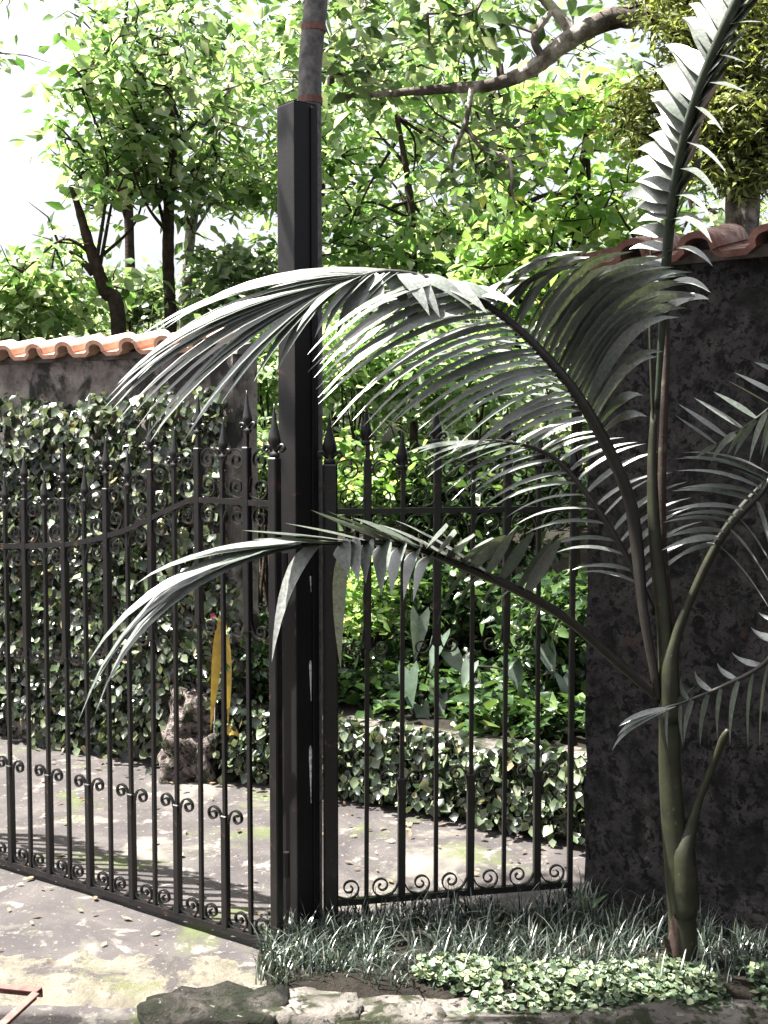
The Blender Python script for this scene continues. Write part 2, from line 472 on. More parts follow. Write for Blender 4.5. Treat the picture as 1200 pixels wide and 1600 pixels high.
# ------------------------------------------------------------------ walls
def wall_block(bm, p0, d, nrm, s0, s1, z0, z1, thick, res=0.12, rough=0.008, seed=0, outline=None):
    """box standing on p0 + d*s with its front in the plane; front subdivided and slightly uneven"""
    ns = max(2, int((s1-s0)/res)); nz = max(2, int((z1-z0)/res))
    fr = []
    for j in range(nz+1):
        row = []
        for i in range(ns+1):
            s = s0 + (s1-s0)*i/ns; z = z0 + (z1-z0)*j/nz
            p = p0 + d*s + Vector((0,0,z))
            p = p + nrm*rough*noise.noise(Vector((s*4, z*4, seed))) + d*(rough*1.5*noise.noise(Vector((z*6, seed, 0))) if i in (0, ns) else 0)
            row.append(bm.verts.new(p))
        fr.append(row)
    for j in range(nz):
        for i in range(ns):
            bm.faces.new((fr[j][i], fr[j][i+1], fr[j+1][i+1], fr[j+1][i]))
    ring = fr[0] + [fr[j][ns] for j in range(1, nz+1)] + fr[nz][::-1][1:] + [fr[j][0] for j in range(nz-1, 0, -1)]
    back = [bm.verts.new(v.co - nrm*thick) for v in ring]
    m = len(ring)
    for k in range(m):
        bm.faces.new((ring[(k+1) % m], ring[k], back[k], back[(k+1) % m]))
    bm.faces.new(back)
    bmesh.ops.recalc_face_normals(bm, faces=list(bm.faces))

def tile_mesh(name, pitch, length, th=0.024):
    """one clay tile, S profile: flat pan with a turned-up lip, then a round cover; runs along -y (downhill), x across"""
    prof = []
    w = pitch
    prof += [(-0.03*w, 0.040), (0.0, 0.012), (0.05*w, 0.0), (0.40*w, 0.0), (0.47*w, 0.014)]
    for k in range(9):
        a = math.pi*(1 - k/8)
        prof.append((0.735*w + 0.285*w*math.cos(a), 0.020 + 0.21*w*math.sin(a)))
    prof.append((1.035*w, 0.010))
    bm = bmesh.new()
    P = [Vector((x, 0, z)) for x, z in prof]
    def offs(i):
        t = (P[min(i+1, len(P)-1)] - P[max(i-1, 0)]).normalized()
        return Vector((t.z, 0, -t.x)) * th
    secs = []
    for yy, dz in ((0, 0.0), (-length*0.5, 0.0), (-length, 0.0)):
        up = [bm.verts.new(p + Vector((0, yy, dz))) for p in P]
        dn = [bm.verts.new(P[i] + offs(i) + Vector((0, yy, dz))) for i in range(len(P))]
        secs.append((up, dn))
    n = len(P)
    for a, b in zip(secs[:-1], secs[1:]):
        for i in range(n-1):
            bm.faces.new((a[0][i], a[0][i+1], b[0][i+1], b[0][i]))
            bm.faces.new((a[1][i+1], a[1][i], b[1][i], b[1][i+1]))
        bm.faces.new((a[0][0], b[0][0], b[1][0], a[1][0])); bm.faces.new((a[0][-1], a[1][-1], b[1][-1], b[0][-1]))
    for s, flip in ((secs[0], False), (secs[-1], True)):
        for i in range(n-1):
            q = (s[0][i], s[1][i], s[1][i+1], s[0][i+1])
            bm.faces.new(q if not flip else q[::-1])
    bmesh.ops.recalc_face_normals(bm, faces=list(bm.faces))
    me = bpy.data.meshes.new(name); bm.to_mesh(me); bm.free()
    me.polygons.foreach_set('use_smooth', [True]*len(me.polygons))
    me.set_sharp_from_angle(angle=math.radians(40))
    return me

def tile_row(parent, p0, d, nrm, s0, n, pitch, z, mat, slope=13, over=0.07, length=0.30, thick=0.2, name='tile'):
    me = tile_mesh(name, pitch, length); me.materials.append(mat)
    sl = math.radians(slope)
    for k in range(n):
        s = s0 + k*pitch
        downhill = (nrm*math.cos(sl) - Vector((0,0,1))*math.sin(sl))
        up = (nrm*math.sin(sl) + Vector((0,0,1))*math.cos(sl))
        tw = random.uniform(-1.2, 1.2)
        R = Matrix((d, -downhill, up)).transposed()
        if R.determinant() < 0: R = Matrix((d, downhill*-1, up)).transposed()
        R = R @ Matrix.Rotation(math.radians(tw), 3, 'Y') @ Matrix.Rotation(math.radians(random.uniform(-1,1)), 3, 'Z')
        eave = p0 + d*s + nrm*(over + random.uniform(-0.006, 0.006)) + Vector((0,0,z))
        top = eave - downhill*length
        Mx = Matrix.Translation(top) @ R.to_4x4()
        place(name, me, Mx, parent)

# tall wall on the left
tw = empty('garden_wall', WEND, 'tall stained wall with terracotta coping, covered in ivy, behind the open gate', 'wall')
bm = bmesh.new(); wall_block(bm, WEND, WD, WN, -5.5, 0.0, -0.05, 2.26, 0.22, seed=3)
obj('wall_body', bm, M['pale_wall'], tw)
bm = bmesh.new()      # bedding of the coping
cs = [(0.0, 2.262), (-0.01, 2.30), (-0.13, 2.33), (-0.24, 2.30), (-0.22, 2.262)]
e = [[bm.verts.new(WEND + WD*s + WN*o + Vector((0,0,z))) for o, z in cs] for s in (-5.5, 0.03)]
for k in range(5): bm.faces.new((e[0][k], e[0][(k+1)%5], e[1][(k+1)%5], e[1][k]))
bm.faces.new(e[0]); bm.faces.new(e[1][::-1]); bmesh.ops.recalc_face_normals(bm, faces=list(bm.faces))
obj('coping_bed', bm, M['mortar'], tw)
PT = 0.245
tile_row(tw, WEND, WD, WN, -20*PT - 0.10, 20, PT, 2.300, M['terracotta'])
for s, zz, w in ((-0.30, 0.0, 0.2),):
    pass

def rock_bm(c, size, seed, rough=0.18, cuts=4, R=None):
    bm = bmesh.new()
    bmesh.ops.create_cube(bm, size=1.0)
    bmesh.ops.subdivide_edges(bm, edges=list(bm.edges), cuts=cuts, use_grid_fill=True)
    for v in bm.verts:
        p = v.co.copy()
        q = p.normalized()*0.62
        p = p.lerp(q, 0.22)
        o = Vector((seed*3.1, seed*1.7, 0))
        nn = noise.noise(p*2.2 + o)*rough + noise.noise(p*5 + o)*rough*0.5 + noise.noise(p*11 + o)*rough*0.28
        p = p * (1 + nn)
        p = Vector((p.x*size[0], p.y*size[1], p.z*size[2]))
        if R is not None: p = R @ p
        v.co = p + Vector(c)
    return bm

# rubble at the foot of the tall wall's end
rb = hit(302, 1150, WEND + WN*0.12, WD)
obj('stone', rock_bm((rb.x, rb.y, 0.08), (0.27, 0.26, 0.32), 3, 0.45, 7), M['rubble'], tw, True)
obj('stone', rock_bm((rb.x+0.01, rb.y+0.06, 0.28), (0.24, 0.24, 0.30), 5, 0.5, 7), M['rubble'], tw, True)

# low retaining wall, running on to the right behind the gate panel
lw = empty('retaining_wall', LW0, 'low ivy-covered retaining wall with pale ledge behind the fixed gate panel', 'wall')
Llen = (LW1-LW0).length
bm = bmesh.new(); wall_block(bm, LW0, LD, LN, 0.03, Llen, -0.05, 0.335, 0.2, seed=8, rough=0.02)
obj('wall_body', bm, M['rock'], lw)
s = 0.03; k = 0
while s < Llen:
    l = random.uniform(0.30, 0.46); e_ = min(s+l, Llen)
    if e_ - s > 0.1:
        bm = bmesh.new()
        o0 = random.uniform(0.02, 0.05)
        box(bm, 0, e_-s-0.008, -0.20, o0, 0.337, 0.366 + random.uniform(-0.006, 0.006))
        bevel(bm, 0.006)
        Mx = Matrix.Translation(LW0 + LD*s) @ Matrix((LD, LN, Vector((0,0,1)))).transposed().to_4x4()
        bm.transform(Mx)
        bmesh.ops.recalc_face_normals(bm, faces=list(bm.faces))
        obj('ledge_slab', bm, M['rock'], lw)
    s = e_; k += 1

# wall on the right
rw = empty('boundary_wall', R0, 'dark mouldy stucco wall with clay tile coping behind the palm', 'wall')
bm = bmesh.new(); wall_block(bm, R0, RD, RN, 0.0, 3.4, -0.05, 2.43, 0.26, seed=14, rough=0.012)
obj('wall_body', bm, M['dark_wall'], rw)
bm = bmesh.new()
cs = [(0.0, 2.432), (0.0, 2.475), (-0.14, 2.50), (-0.27, 2.475), (-0.26, 2.432)]
e = [[bm.verts.new(R0 + RD*s + RN*o + Vector((0,0,z))) for o, z in cs] for s in (0.06, 3.4)]
for k in range(5): bm.faces.new((e[0][k], e[0][(k+1)%5], e[1][(k+1)%5], e[1][k]))
bm.faces.new(e[0]); bm.faces.new(e[1][::-1]); bmesh.ops.recalc_face_normals(bm, faces=list(bm.faces))
obj('coping_bed', bm, M['mortar'], rw)
tile_row(rw, R0, RD, RN, 0.02, 13, 0.25, 2.455, M['terracotta_old'])

# ------------------------------------------------------------------ ironwork
def strip_mesh(name, pts, th, depth):
    """flat iron strip following pts (x,z) in its own plane, th thick, depth deep"""
    bm = bmesh.new()
    P = [Vector((x, 0, z)) for x, z in pts]
    rings = []
    for i, p in enumerate(P):
        t = (P[min(i+1, len(P)-1)] - P[max(i-1, 0)]).normalized()
        nn = Vector((-t.z, 0, t.x))
        h = th*0.5
        rings.append([bm.verts.new(p + nn*h + Vector((0,-depth/2,0))), bm.verts.new(p - nn*h + Vector((0,-depth/2,0))),
                      bm.verts.new(p - nn*h + Vector((0,depth/2,0))), bm.verts.new(p + nn*h + Vector((0,depth/2,0)))])
    for a, b in zip(rings[:-1], rings[1:]):
        for k in range(4):
            bm.faces.new((a[k], a[(k+1)%4], b[(k+1)%4], b[k]))
    bm.faces.new(rings[0][::-1]); bm.faces.new(rings[-1])
    bmesh.ops.recalc_face_normals(bm, faces=list(bm.faces))
    me = bpy.data.meshes.new(name); bm.to_mesh(me); bm.free()
    me.materials.append(M['iron'])
    return me

def spiral_pts(r, turns, a0, cx=0, cz=0, rin=0.2, n=26, tail=()):
    pts = list(tail)
    for k in range(n+1):
        f = k/n
        a = a0 - turns*2*math.pi*f
        rr = r*(1 - (1-rin)*f**0.85)
        pts.append((cx + rr*math.cos(a), cz + rr*math.sin(a)))
    return pts

def mirror(pts, sx=1, sz=1): return [(x*sx, z*sz) for x, z in pts]

# big scroll: spiral with a tail sweeping to the bar on its +x side
big = spiral_pts(0.043, 1.55, math.radians(-55), 0, 0, 0.16, 26, [(0.066, 0.035), (0.062, 0.006), (0.052, -0.016), (0.040, -0.030)])
small = spiral_pts(0.031, 1.3, math.radians(150), 0, 0, 0.25, 20, [(-0.046, -0.065), (-0.044, -0.03), (-0.036, 0.0)])
SCR = {}
for kx in (1, -1):
    for kz in (1, -1):
        SCR['big', kx, kz] = strip_mesh('scroll', mirror(big, kx, kz), 0.0052, 0.013)
        SCR['small', kx, kz] = strip_mesh('scroll', mirror(small, kx, kz), 0.0052, 0.013)
        SCR['top', kx, kz] = strip_mesh('scroll', mirror([(x*0.98, z*0.98) for x, z in big], kx, kz), 0.0048, 0.013)

def spear_mesh():
    bm = bmesh.new()
    prof = [(0.0,0.009),(0.004,0.017),(0.016,0.017),(0.020,0.008),(0.032,0.012),(0.046,0.022),(0.062,0.019),(0.095,0.010),(0.135,0.0035),(0.150,0.0012)]
    rings = []
    for z, r in prof:
        rings.append([bm.verts.new((r*math.cos(2*math.pi*k/8), r*0.62*math.sin(2*math.pi*k/8), z)) for k in range(8)])
    for a, b in zip(rings[:-1], rings[1:]):
        for k in range(8): bm.faces.new((a[k], a[(k+1)%8], b[(k+1)%8], b[k]))
    bm.faces.new(rings[0][::-1]); bm.faces.new(rings[-1])
    for sx in (1, -1):      # the two curled leaves at its foot
        pts = [Vector((sx*x, 0, z)) for x, z in ((0.006,0.020),(0.018,0.036),(0.031,0.038),(0.036,0.027),(0.028,0.020),(0.023,0.026))]
        tube(bm, pts, [0.006,0.007,0.006,0.0055,0.005,0.004], 5)
    bmesh.ops.recalc_face_normals(bm, faces=list(bm.faces))
    me = bpy.data.meshes.new('spearhead'); bm.to_mesh(me); bm.free()
    me.materials.append(M['iron'])
    me.polygons.foreach_set('use_smooth', [True]*len(me.polygons))
    return me
SPEAR = spear_mesh()

def sq_bar(h0, h1, w):
    bm = bmesh.new(); box(bm, -w/2, w/2, -w/2, w/2, h0, h1); bevel(bm, w*0.12)
    return bm

def ironwork(root, p0, d, n_gap, spacing, rail_z, low_z, mid_drop, lowscroll_z, first_even, end_stiles):
    """bars on p0 + d*(k*spacing), k = 1..n_gap-1; rail_z(s) the arched top rail, low_z the bottom rail"""
    nrm = Vector((d.y, -d.x, 0)); up = Vector((0,0,1))
    Rm = Matrix((d, -nrm, up)).transposed()
    if Rm.determinant() < 0: Rm = Matrix((d, nrm, up)).transposed()
    R4 = Rm.to_4x4()
    def T(s, z, off=0.0): return Matrix.Translation(p0 + d*s + nrm*off + up*z) @ R4
    def bar_at(s, z0, z1, w, name, parent, tilt=0):
        bm = sq_bar(z0, z1, w); me = bpy.data.meshes.new(name); bm.normal_update(); bm.to_mesh(me); bm.free()
        me.materials.append(M['iron'])
        return place(name, me, Matrix.Translation(p0 + d*s) @ R4 @ Matrix.Rotation(math.radians(tilt), 4, 'Y'), parent)
    total = n_gap*spacing
    # rails
    for nm, f, hh in (('top_rail', rail_z, 0.020), ('bottom_rail', low_z, 0.022)):
        bm = bmesh.new(); K = 60; prev = None
        for i in range(K+1):
            s = total*i/K; z = f(s)
            c = p0 + d*s + up*z
            q = [bm.verts.new(c + nrm*a + up*b) for a, b in ((-0.012,-hh/2),(0.012,-hh/2),(0.012,hh/2),(-0.012,hh/2))]
            if prev:
                for k in range(4): bm.faces.new((prev[k], prev[(k+1)%4], q[(k+1)%4], q[k]))
            else: bm.faces.new(q[::-1])
            prev = q
        bm.faces.new(prev); bmesh.ops.recalc_face_normals(bm, faces=list(bm.faces))
        obj(nm, bm, M['iron'], root)
    for s, w, h, z0 in end_stiles:
        b = bar_at(s, z0, rail_z(min(max(s,0), total)) + h, w, 'stile', root)
        Mx = T(s, rail_z(min(max(s,0), total)) + h - 0.004) @ Matrix.Scale(1.25, 4)
        place('spearhead', SPEAR, Mx, b)
    def even(k): return (k % 2 == 0) == first_even
    for k in range(1, n_gap):
        s = k*spacing; zr = rail_z(s); zl = low_z(s)
        hi = 0.24 if even(k) else 0.155
        hi += random.uniform(-0.006, 0.006)
        tilt = random.uniform(-0.25, 0.25)
        b = bar_at(s, zl, zr + hi, 0.0155, 'bar', root, tilt)
        place('spearhead', SPEAR, T(s, zr + hi - 0.004) @ Matrix.Rotation(math.radians(random.uniform(-3,3)), 4, 'Y'), b)
        if even(k):     # thick upper part ending in two curls
            bar_at(s, zr - mid_drop, zr + hi - 0.05, 0.027, 'sleeve', b, tilt)
            for sx in (1, -1):
                place('scroll', SCR['small', sx, -1], T(s + sx*0.056, zr - mid_drop + 0.005 + random.uniform(-.004,.004)), root)
        else:           # thick lower part ending in two curls
            bar_at(s, zl + 0.001, lowscroll_z(s), 0.027, 'sleeve', b, tilt)
            for sx in (1, -1):
                place('scroll', SCR['small', sx, 1], T(s + sx*0.056, lowscroll_z(s) + random.uniform(-.004,.004)), root)
    for k in range(n_gap):
        sa = k*spacing; sb = sa + spacing
        odd_right = not even(k+1)
        sx = 1 if odd_right else -1
        c = (sa + sb)/2 - sx*0.008
        if k in (0,): c = (sa + sb)/2 + 0.004
        zl = low_z(c); zr = rail_z(c)
        sl = (rail_z(min(c+0.03, total)) - rail_z(max(c-0.03, 0)))/0.06
        place('scroll', SCR['big', sx, 1], T(c, zl + 0.050), root)
        place('scroll', SCR['top', -sx, 1], T(c, zr + 0.052), root)
        place('scroll', SCR['top', sx, -1], T(c, zr + 0.146), root)
        place('scroll', SCR['top', sx, -1], T(c, zr - 0.052), root)

# open leaf of the driveway gate
G0 = gnd(433, 1478, 0.03); G1 = gnd(-2, 1345, 0.03)
GD = (G1 - G0); GD.z = 0; GD.normalize()
G0.z = 0
rail_px = [(433,788),(372,784),(302,780),(255,801),(205,826),(150,843),(110,850),(50,853),(0,853)]
rp = [hit(x, y, G0, GD) for x, y in rail_px]
RS = [(p - G0).to_2d().dot(GD.to_2d()) for p in rp]; RZ = [p.z for p in rp]
SP = 0.1185
NG = 20
end_s = NG*SP
sx_mid = RS[-1] + 0.02
def leaf_rail(s):
    if s > sx_mid: s = max(0, 2*sx_mid - s)
    return float(np.interp(s, RS, RZ))
gate = empty('driveway_gate', G0, 'black wrought iron driveway gate leaf with dipped top, standing open', 'gate')
ironwork(gate, G0, GD, NG, SP, leaf_rail, lambda s: 0.035, 0.455, lambda s: 0.455, False,
         [(0.0, 0.036, 0.16, 0.005), (end_s, 0.036, 0.16, 0.005)])

# fixed panel between post and wall
Q0 = gnd(517, 1411, 0.115); Q1 = gnd(890, 1381, 0.115)
QD = Q1 - Q0; QD.z = 0; qlen = QD.length; QD.normalize(); Q0.z = 0
panel = empty('iron_gate', Q0, 'narrow black wrought iron gate panel between the steel post and dark wall', 'gate')
ztop = hit(700, 797, Q0, QD).z
ironwork(panel, Q0, QD, 7, qlen/7.0, lambda s: ztop, lambda s: 0.115, 0.50, lambda s: 0.565, False,
         [(0.0, 0.050, 0.17, 0.0), (qlen, 0.020, 0.10, 0.06)])
# drop bolt under the first bar
bm = sq_bar(0.0, 0.112, 0.020); bm.transform(Matrix.Translation(Q0 + QD*qlen/7.0)); obj('drop_bolt', bm, M['iron'], panel)

# gate post: square tube set cornerwise, welded flange, hinge knuckles
PC = at(467, 800, 4.235); PC.z = 0
ph = at(467, 166, 4.235).z
gp = empty('gate_post', PC, 'tall dark weathered square steel gate post left of the narrow panel', 'post')
bm = bmesh.new()
Rz = Matrix.Rotation(math.radians(40), 4, 'Z')
box(bm, -0.052, 0.052, -0.052, 0.052, -0.05, ph, Matrix.Translation(PC) @ Rz)
bevel(bm, 0.005, 2); obj('post_tube', bm, M['post'], gp)
bm = bmesh.new(); box(bm, 0.018, 0.036, -0.060, -0.0522, 0.02, ph-0.01, Matrix.Translation(PC) @ Rz); bevel(bm, 0.002)
obj('weld_strip', bm, M['post'], gp)
bm = bmesh.new(); box(bm, -0.050, 0.050, -0.050, 0.050, ph+0.0005, ph+0.004, Matrix.Translation(PC) @ Rz); bevel(bm, 0.003)
obj('cap_plate', bm, M['post'], gp)
for z in (0.25, 1.32):
    bm = bmesh.new()
    c = PC + (G0-PC)*0.62; c.z = 0
    tube(bm, [c + Vector((0,0,z)), c + Vector((0,0,z+0.09))], [0.013, 0.013], 8); obj('hinge', bm, M['iron'], gp)

rd = Vector((math.cos(math.radians(40)), math.sin(math.radians(40)), 0)); rn = Vector((rd.y, -rd.x, 0))
for y0, y1, w in ((1032,1095,5),(1165,1255,6),(900,925,3)):     # thin pale streaks down the right face
    a_ = hit(485, y0, PC + rn*0.0535, rd); b_ = hit(486, y1, PC + rn*0.0535, rd)
    bm = bmesh.new()
    ww = w*4.2/F_PX/2; q = []
    for f, k in ((0,0.3),(0.08,1),(0.3,0.9),(0.7,0.45),(1,0.12)):
        c_ = a_.lerp(b_, f)
        q.append([bm.verts.new(c_ - rd*ww*k), bm.verts.new(c_ + rn*0.002), bm.verts.new(c_ + rd*ww*k)])
    for u_, v_ in zip(q[:-1], q[1:]):
        bm.faces.new((u_[0], u_[1], v_[1], v_[0])); bm.faces.new((u_[1], u_[2], v_[2], v_[1]))
    obj('pale_streak', bm, M['streak'], gp)

# round pole rising behind the post
pl = [at(486, 1300, 4.36), at(486, 600, 4.36), at(484, 160, 4.36), at(488, 60, 4.36), at(494, 0, 4.36), at(501, -160, 4.36)]
pl[0].z = 0
pole = empty('utility_pole', pl[0], 'round grey lichened pole rising above the dark gate post', 'pole')
pts = catmull(pl, 24)
bm = bmesh.new(); tube(bm, pts, [0.0425]*25, 14, wob=0.03); obj('shaft', bm, M['pole'], pole, True)
for yy in (45, 158):
    p = at(490 if yy < 100 else 484.5, yy, 4.36)
    bm = bmesh.new(); tube(bm, [p - Vector((0,0,0.012)), p + Vector((0,0,0.012))], [0.0455]*2, 14); obj('band', bm, M['rust'], pole)

# ------------------------------------------------------------------ foreground stones and iron
kb = empty('stone_edging', (0.4, 3.62, 0), 'row of rough mossy stones edging the planting bed', 'edging', kind='structure')
c = at(318, 1580, 3.60)
x = -0.40
k = 0
for (x0, x1, top) in ((-0.40,-0.10,0.075),(-0.10,0.16,0.055),(0.16,0.46,0.05),(0.46,0.74,0.04),(0.74,1.06,0.05),(1.06,1.4,0.05)):
    bm = rock_bm(((x0+x1)/2, 3.585, top/2-0.11), (x1-x0+0.06, 0.20, top+0.18), 20+k, 0.14, 5)
    obj('stone', bm, M['rock'], kb, True); k += 1
rk = obj('boulder', rock_bm((-0.53, 3.565, -0.095), (0.44, 0.24, 0.31), 41, 0.17, 8), M['rock'], smooth=True)
rk.data.materials[0] = M['moss_rock']
tag(rk, 'squarish mossy boulder with dark front at the driveway edge', 'boulder')

fr = empty('metal_frame', at(60, 1545, 3.45), 'rusty red angle-iron frame corner poking in at the bottom left', 'frame')
def flat_bar(p, q, w, t, name):
    bm = bmesh.new()
    d = (q-p).normalized(); s = d.cross(Vector((0,0,1))).normalized(); u = s.cross(d)
    L = (q-p).length
    Mx = Matrix.Translation(p) @ Matrix((d, s, u)).transposed().to_4x4()
    box(bm, 0, L, -w/2, w/2, -t/2, t/2, Mx); bevel(bm, 0.0015)
    box(bm, 0, L, w/2-t, w/2, -w*0.9, -t/2-0.0005, Mx)
    bmesh.ops.recalc_face_normals(bm, faces=list(bm.faces))
    return obj(name, bm, M['rust'], fr)
flat_bar(at(62, 1547, 3.47), at(-160, 1525, 3.62), 0.030, 0.006, 'angle_bar')
flat_bar(at(57, 1551, 3.44), at(-40, 1640, 3.26), 0.030, 0.006, 'angle_bar')

# ------------------------------------------------------------------ ivy, creepers, grass (cannot be counted)
def ivy_mass(name, P, out, label, mat, size, cat, depth, tilt=0.5):
    n = len(P)
    up = np.tile(np.array([[0, 0, 1.0]]), (n, 1)); out = np.tile(np.array([list(out)]), (n, 1))
    C = P + out*(np.abs(RNG.normal(size=(n,1)))*depth)
    Nn = unit(out*0.6 + up*tilt + RNG.normal(size=(n,3))*0.45)
    D = unit(-up*0.8 + RNG.normal(size=(n,3))*0.6 + out*0.25)
    L = size*RNG.uniform(0.55, 1.25, n); 
    V, Fc = leaf_arrays(C, D, Nn, L, L*RNG.uniform(0.75, 1.0, n), 0.15, 0.15)
    o = obj(name, np_mesh(name, V, Fc), mat)
    return tag(o, label, cat, kind='stuff')

def fbm(x, y, s): return noise.noise(Vector((x, y, s))) + 0.5*noise.noise(Vector((x*2.1, y*2.1, s+3)))
pts = []
while len(pts) < 13500:
    s = random.uniform(-3.6, 0.06); z = random.uniform(0.02, 2.18)
    lim = 2.06 + 0.16*fbm(s*3, 0, 2)
    if z > lim: continue
    if s > -0.34 and s < -0.08 and z < 0.40 + 0.12*fbm(s*5, z*5, 4): continue          # bare rubble at the foot
    if z < 0.04 + 0.05*fbm(s*4, 1, 6): continue
    if s > -0.02 and z > 1.05: continue
    if fbm(s*3.5, z*3.5, 7) < -0.55: continue
    pts.append(WEND + WD*s + Vector((0,0,z)))
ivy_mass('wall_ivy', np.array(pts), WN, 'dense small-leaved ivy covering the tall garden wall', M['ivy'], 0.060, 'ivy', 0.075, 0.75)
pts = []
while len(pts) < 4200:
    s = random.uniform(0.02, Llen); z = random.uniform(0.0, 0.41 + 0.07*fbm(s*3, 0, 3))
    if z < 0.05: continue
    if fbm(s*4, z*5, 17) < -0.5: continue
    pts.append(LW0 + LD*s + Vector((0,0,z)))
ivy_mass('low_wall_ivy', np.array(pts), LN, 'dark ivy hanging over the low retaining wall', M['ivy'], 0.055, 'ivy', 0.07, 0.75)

# ground cover on the bank
pts = []
while len(pts) < 9000:
    s = random.uniform(-0.2, 2.6); d = random.uniform(0.15, 3.2)
    if fbm(s*2, d*2, 31) < -0.3: continue
    pts.append(bank_pt(s, d))
P = np.array(pts); n = len(P)
Nn = unit(np.array([[0, 0, 1.0]]) + RNG.normal(size=(n,3))*0.5); D = unit(RNG.normal(size=(n,3))*np.array([[1,1,0.4]]) + np.array([[0,-0.4,0.2]]))
L = RNG.uniform(0.05, 0.13, n)
V, Fc = leaf_arrays(P + np.array([[0,0,1]])*RNG.uniform(0, 0.16, (n,1)), D, Nn, L, L*0.6)
tag(obj('bank_ground_cover', np_mesh('bank_ground_cover', V, Fc), M['bank']), 'leafy green ground cover on the bank behind the low wall', 'ground cover', kind='stuff')

# creeper at the front of the bed
pts = []
while len(pts) < 6500:
    x = random.uniform(0.05, 1.45); y = random.uniform(3.46, 3.80)
    if fbm(x*4, y*4, 51) < -0.35 + max(0, 0.35 - x)*1.6: continue
    pts.append((x, y, (bed_z(x, y) if y > 3.66 else 0.03 - (3.66-y)*0.5) + random.uniform(0.0, 0.05)))
P = np.array(pts); n = len(P)
Nn = unit(np.array([[0, -0.35, 1.0]]) + RNG.normal(size=(n,3))*0.45); D = unit(RNG.normal(size=(n,3))*np.array([[1,1,0.3]]))
L = RNG.uniform(0.014, 0.032, n)
V, Fc = leaf_arrays(P, D, Nn, L, L*0.95, 0.1, 0.1)
tag(obj('creeper', np_mesh('creeper', V, Fc), M['creeper']), 'small round-leaved creeper along the front of the bed', 'creeper', kind='stuff')

# grass
def grass_mass(name, B, Lh, mat, label, width=0.0034, lean=1.0):
    n = len(B); seg = 4
    az = RNG.uniform(0, 2*np.pi, n); Hd = np.stack([np.cos(az), np.sin(az), np.zeros(n)], 1)
    side = np.stack([-np.sin(az), np.cos(az), np.zeros(n)], 1)
    k = RNG.uniform(0.2, 1.0, n)*lean
    V = []
    for i in range(seg+1):
        f = i/seg
        p = B + Hd*(Lh*k*f**1.8)[:, None] + np.array([[0,0,1.0]])*(Lh*(f - 0.45*k*f**2.4))[:, None]
        w = width*(1 - f**1.6)*RNG.uniform(0.8, 1.2, n)
        V += [p - side*w[:, None], p + side*w[:, None]]
    V = np.stack(V, 1).reshape(-1, 3)
    base = []
    for i in range(seg): base += [[2*i, 2*i+1, 2*i+3, 2*i+2]]
    Fc = (np.arange(n)[:, None, None]*(2*seg+2) + np.array(base)[None]).reshape(-1, 4)
    return tag(obj(name, np_mesh(name, V, Fc), mat), label, 'grass', kind='stuff')
pts = []
while len(pts) < 6800:
    x = random.uniform(-0.42, 1.5); y = random.uniform(3.68, 4.5)
    yb = 4.30 + 0.10*min(max(x/0.6, 0), 1) if x < 0.74 else 4.47 - (x-0.775)*0.757 - 0.02
    if x < -0.1: yb = 4.30 - (-0.1-x)*0.4
    if y > yb: continue
    if fbm(x*5, y*5, 61) < -0.15 and random.random() < 0.8: continue
    if y < 3.8 and random.random() < 0.6: continue
    pts.append((x, y, bed_z(x, y)*0.8))
B = np.array(pts)
grass_mass('grass', B, 0.035 + 0.13*RNG.uniform(0, 1, len(B))**2.2, M['grass'], 'tufts of long dark grass in the bed before the panel')

pts = []
while len(pts) < 260:
    x = random.uniform(-2.6, 0.8); y = random.uniform(3.7, 6.6)
    p = Vector((x, y, 0))
    if (p - WEND).dot(WN) < 0.05 or (p - LW0).dot(LN) < 0.05: continue
    if random.random() > 0.25 + 0.75*max(0, 1 - (p - LW0).dot(LN)/0.6): continue
    pts.append((x, y, drive_z(x, y) + 0.012))
P = np.array(pts); n = len(P)
L = RNG.uniform(0.015, 0.05, n)
V, Fc = leaf_arrays(P, unit(RNG.normal(size=(n,3))*np.array([[1,1,0.1]])), unit(np.array([[0,0,1.0]]) + RNG.normal(size=(n,3))*0.25), L, L*0.5, 0.1, 0.1)
tag(obj('leaf_litter', np_mesh('leaf_litter', V, Fc), M['litter']), 'small fallen leaves scattered over the driveway', 'fallen leaves', kind='stuff')

# ------------------------------------------------------------------ palm
palm_root = gnd(1068, 1535); 
palm = empty('palm', palm_root, 'young feather palm with long arching fronds before the dark wall', 'palm')
def stem_part(name, keys, mat, sides=12, n=30, parent=None):
    pts = catmull([at(x, y, Y) for x, y, Y, w in keys], n)
    Ys = lerp_list([Y for *_, Y, w in keys], n); ws = lerp_list([w for *_, w in keys], n)
    bm = bmesh.new(); tube(bm, pts, [w*0.5*Y/F_PX for w, Y in zip(ws, Ys)], sides, wob=0.05, seed=len(name))
    return obj(name, bm, mat, parent or palm, True)
Yp = palm_root.y
trunk = stem_part('trunk', [(1066,1548,Yp,50),(1066,1440,Yp,46),(1056,1330,Yp,40),(1047,1220,Yp,36),(1046,1110,Yp,34),(1040,1000,Yp,26),(1030,900,Yp,23),(1022,820,Yp,20),(1019,720,Yp,15),(1022,640,Yp,10)], M['stem'])
stem_part('stem_base', [(1056,1545,Yp-.018,30),(1056,1490,Yp-.020,28),(1058,1430,Yp-.018,20),(1060,1370,Yp-0.012,6)], M['stem_base'], 12, 10)
stem_part('sheath', [(1070,1430,Yp-.02,40),(1070,1370,Yp-.02,42),(1068,1330,Yp-.02,38),(1078,1295,Yp-.02,22),(1092,1250,Yp-.03,13),(1112,1200,Yp-.05,11),(1130,1155,Yp-.08,13),(1137,1140,Yp-.09,6)], M['stem'], 12, 30)
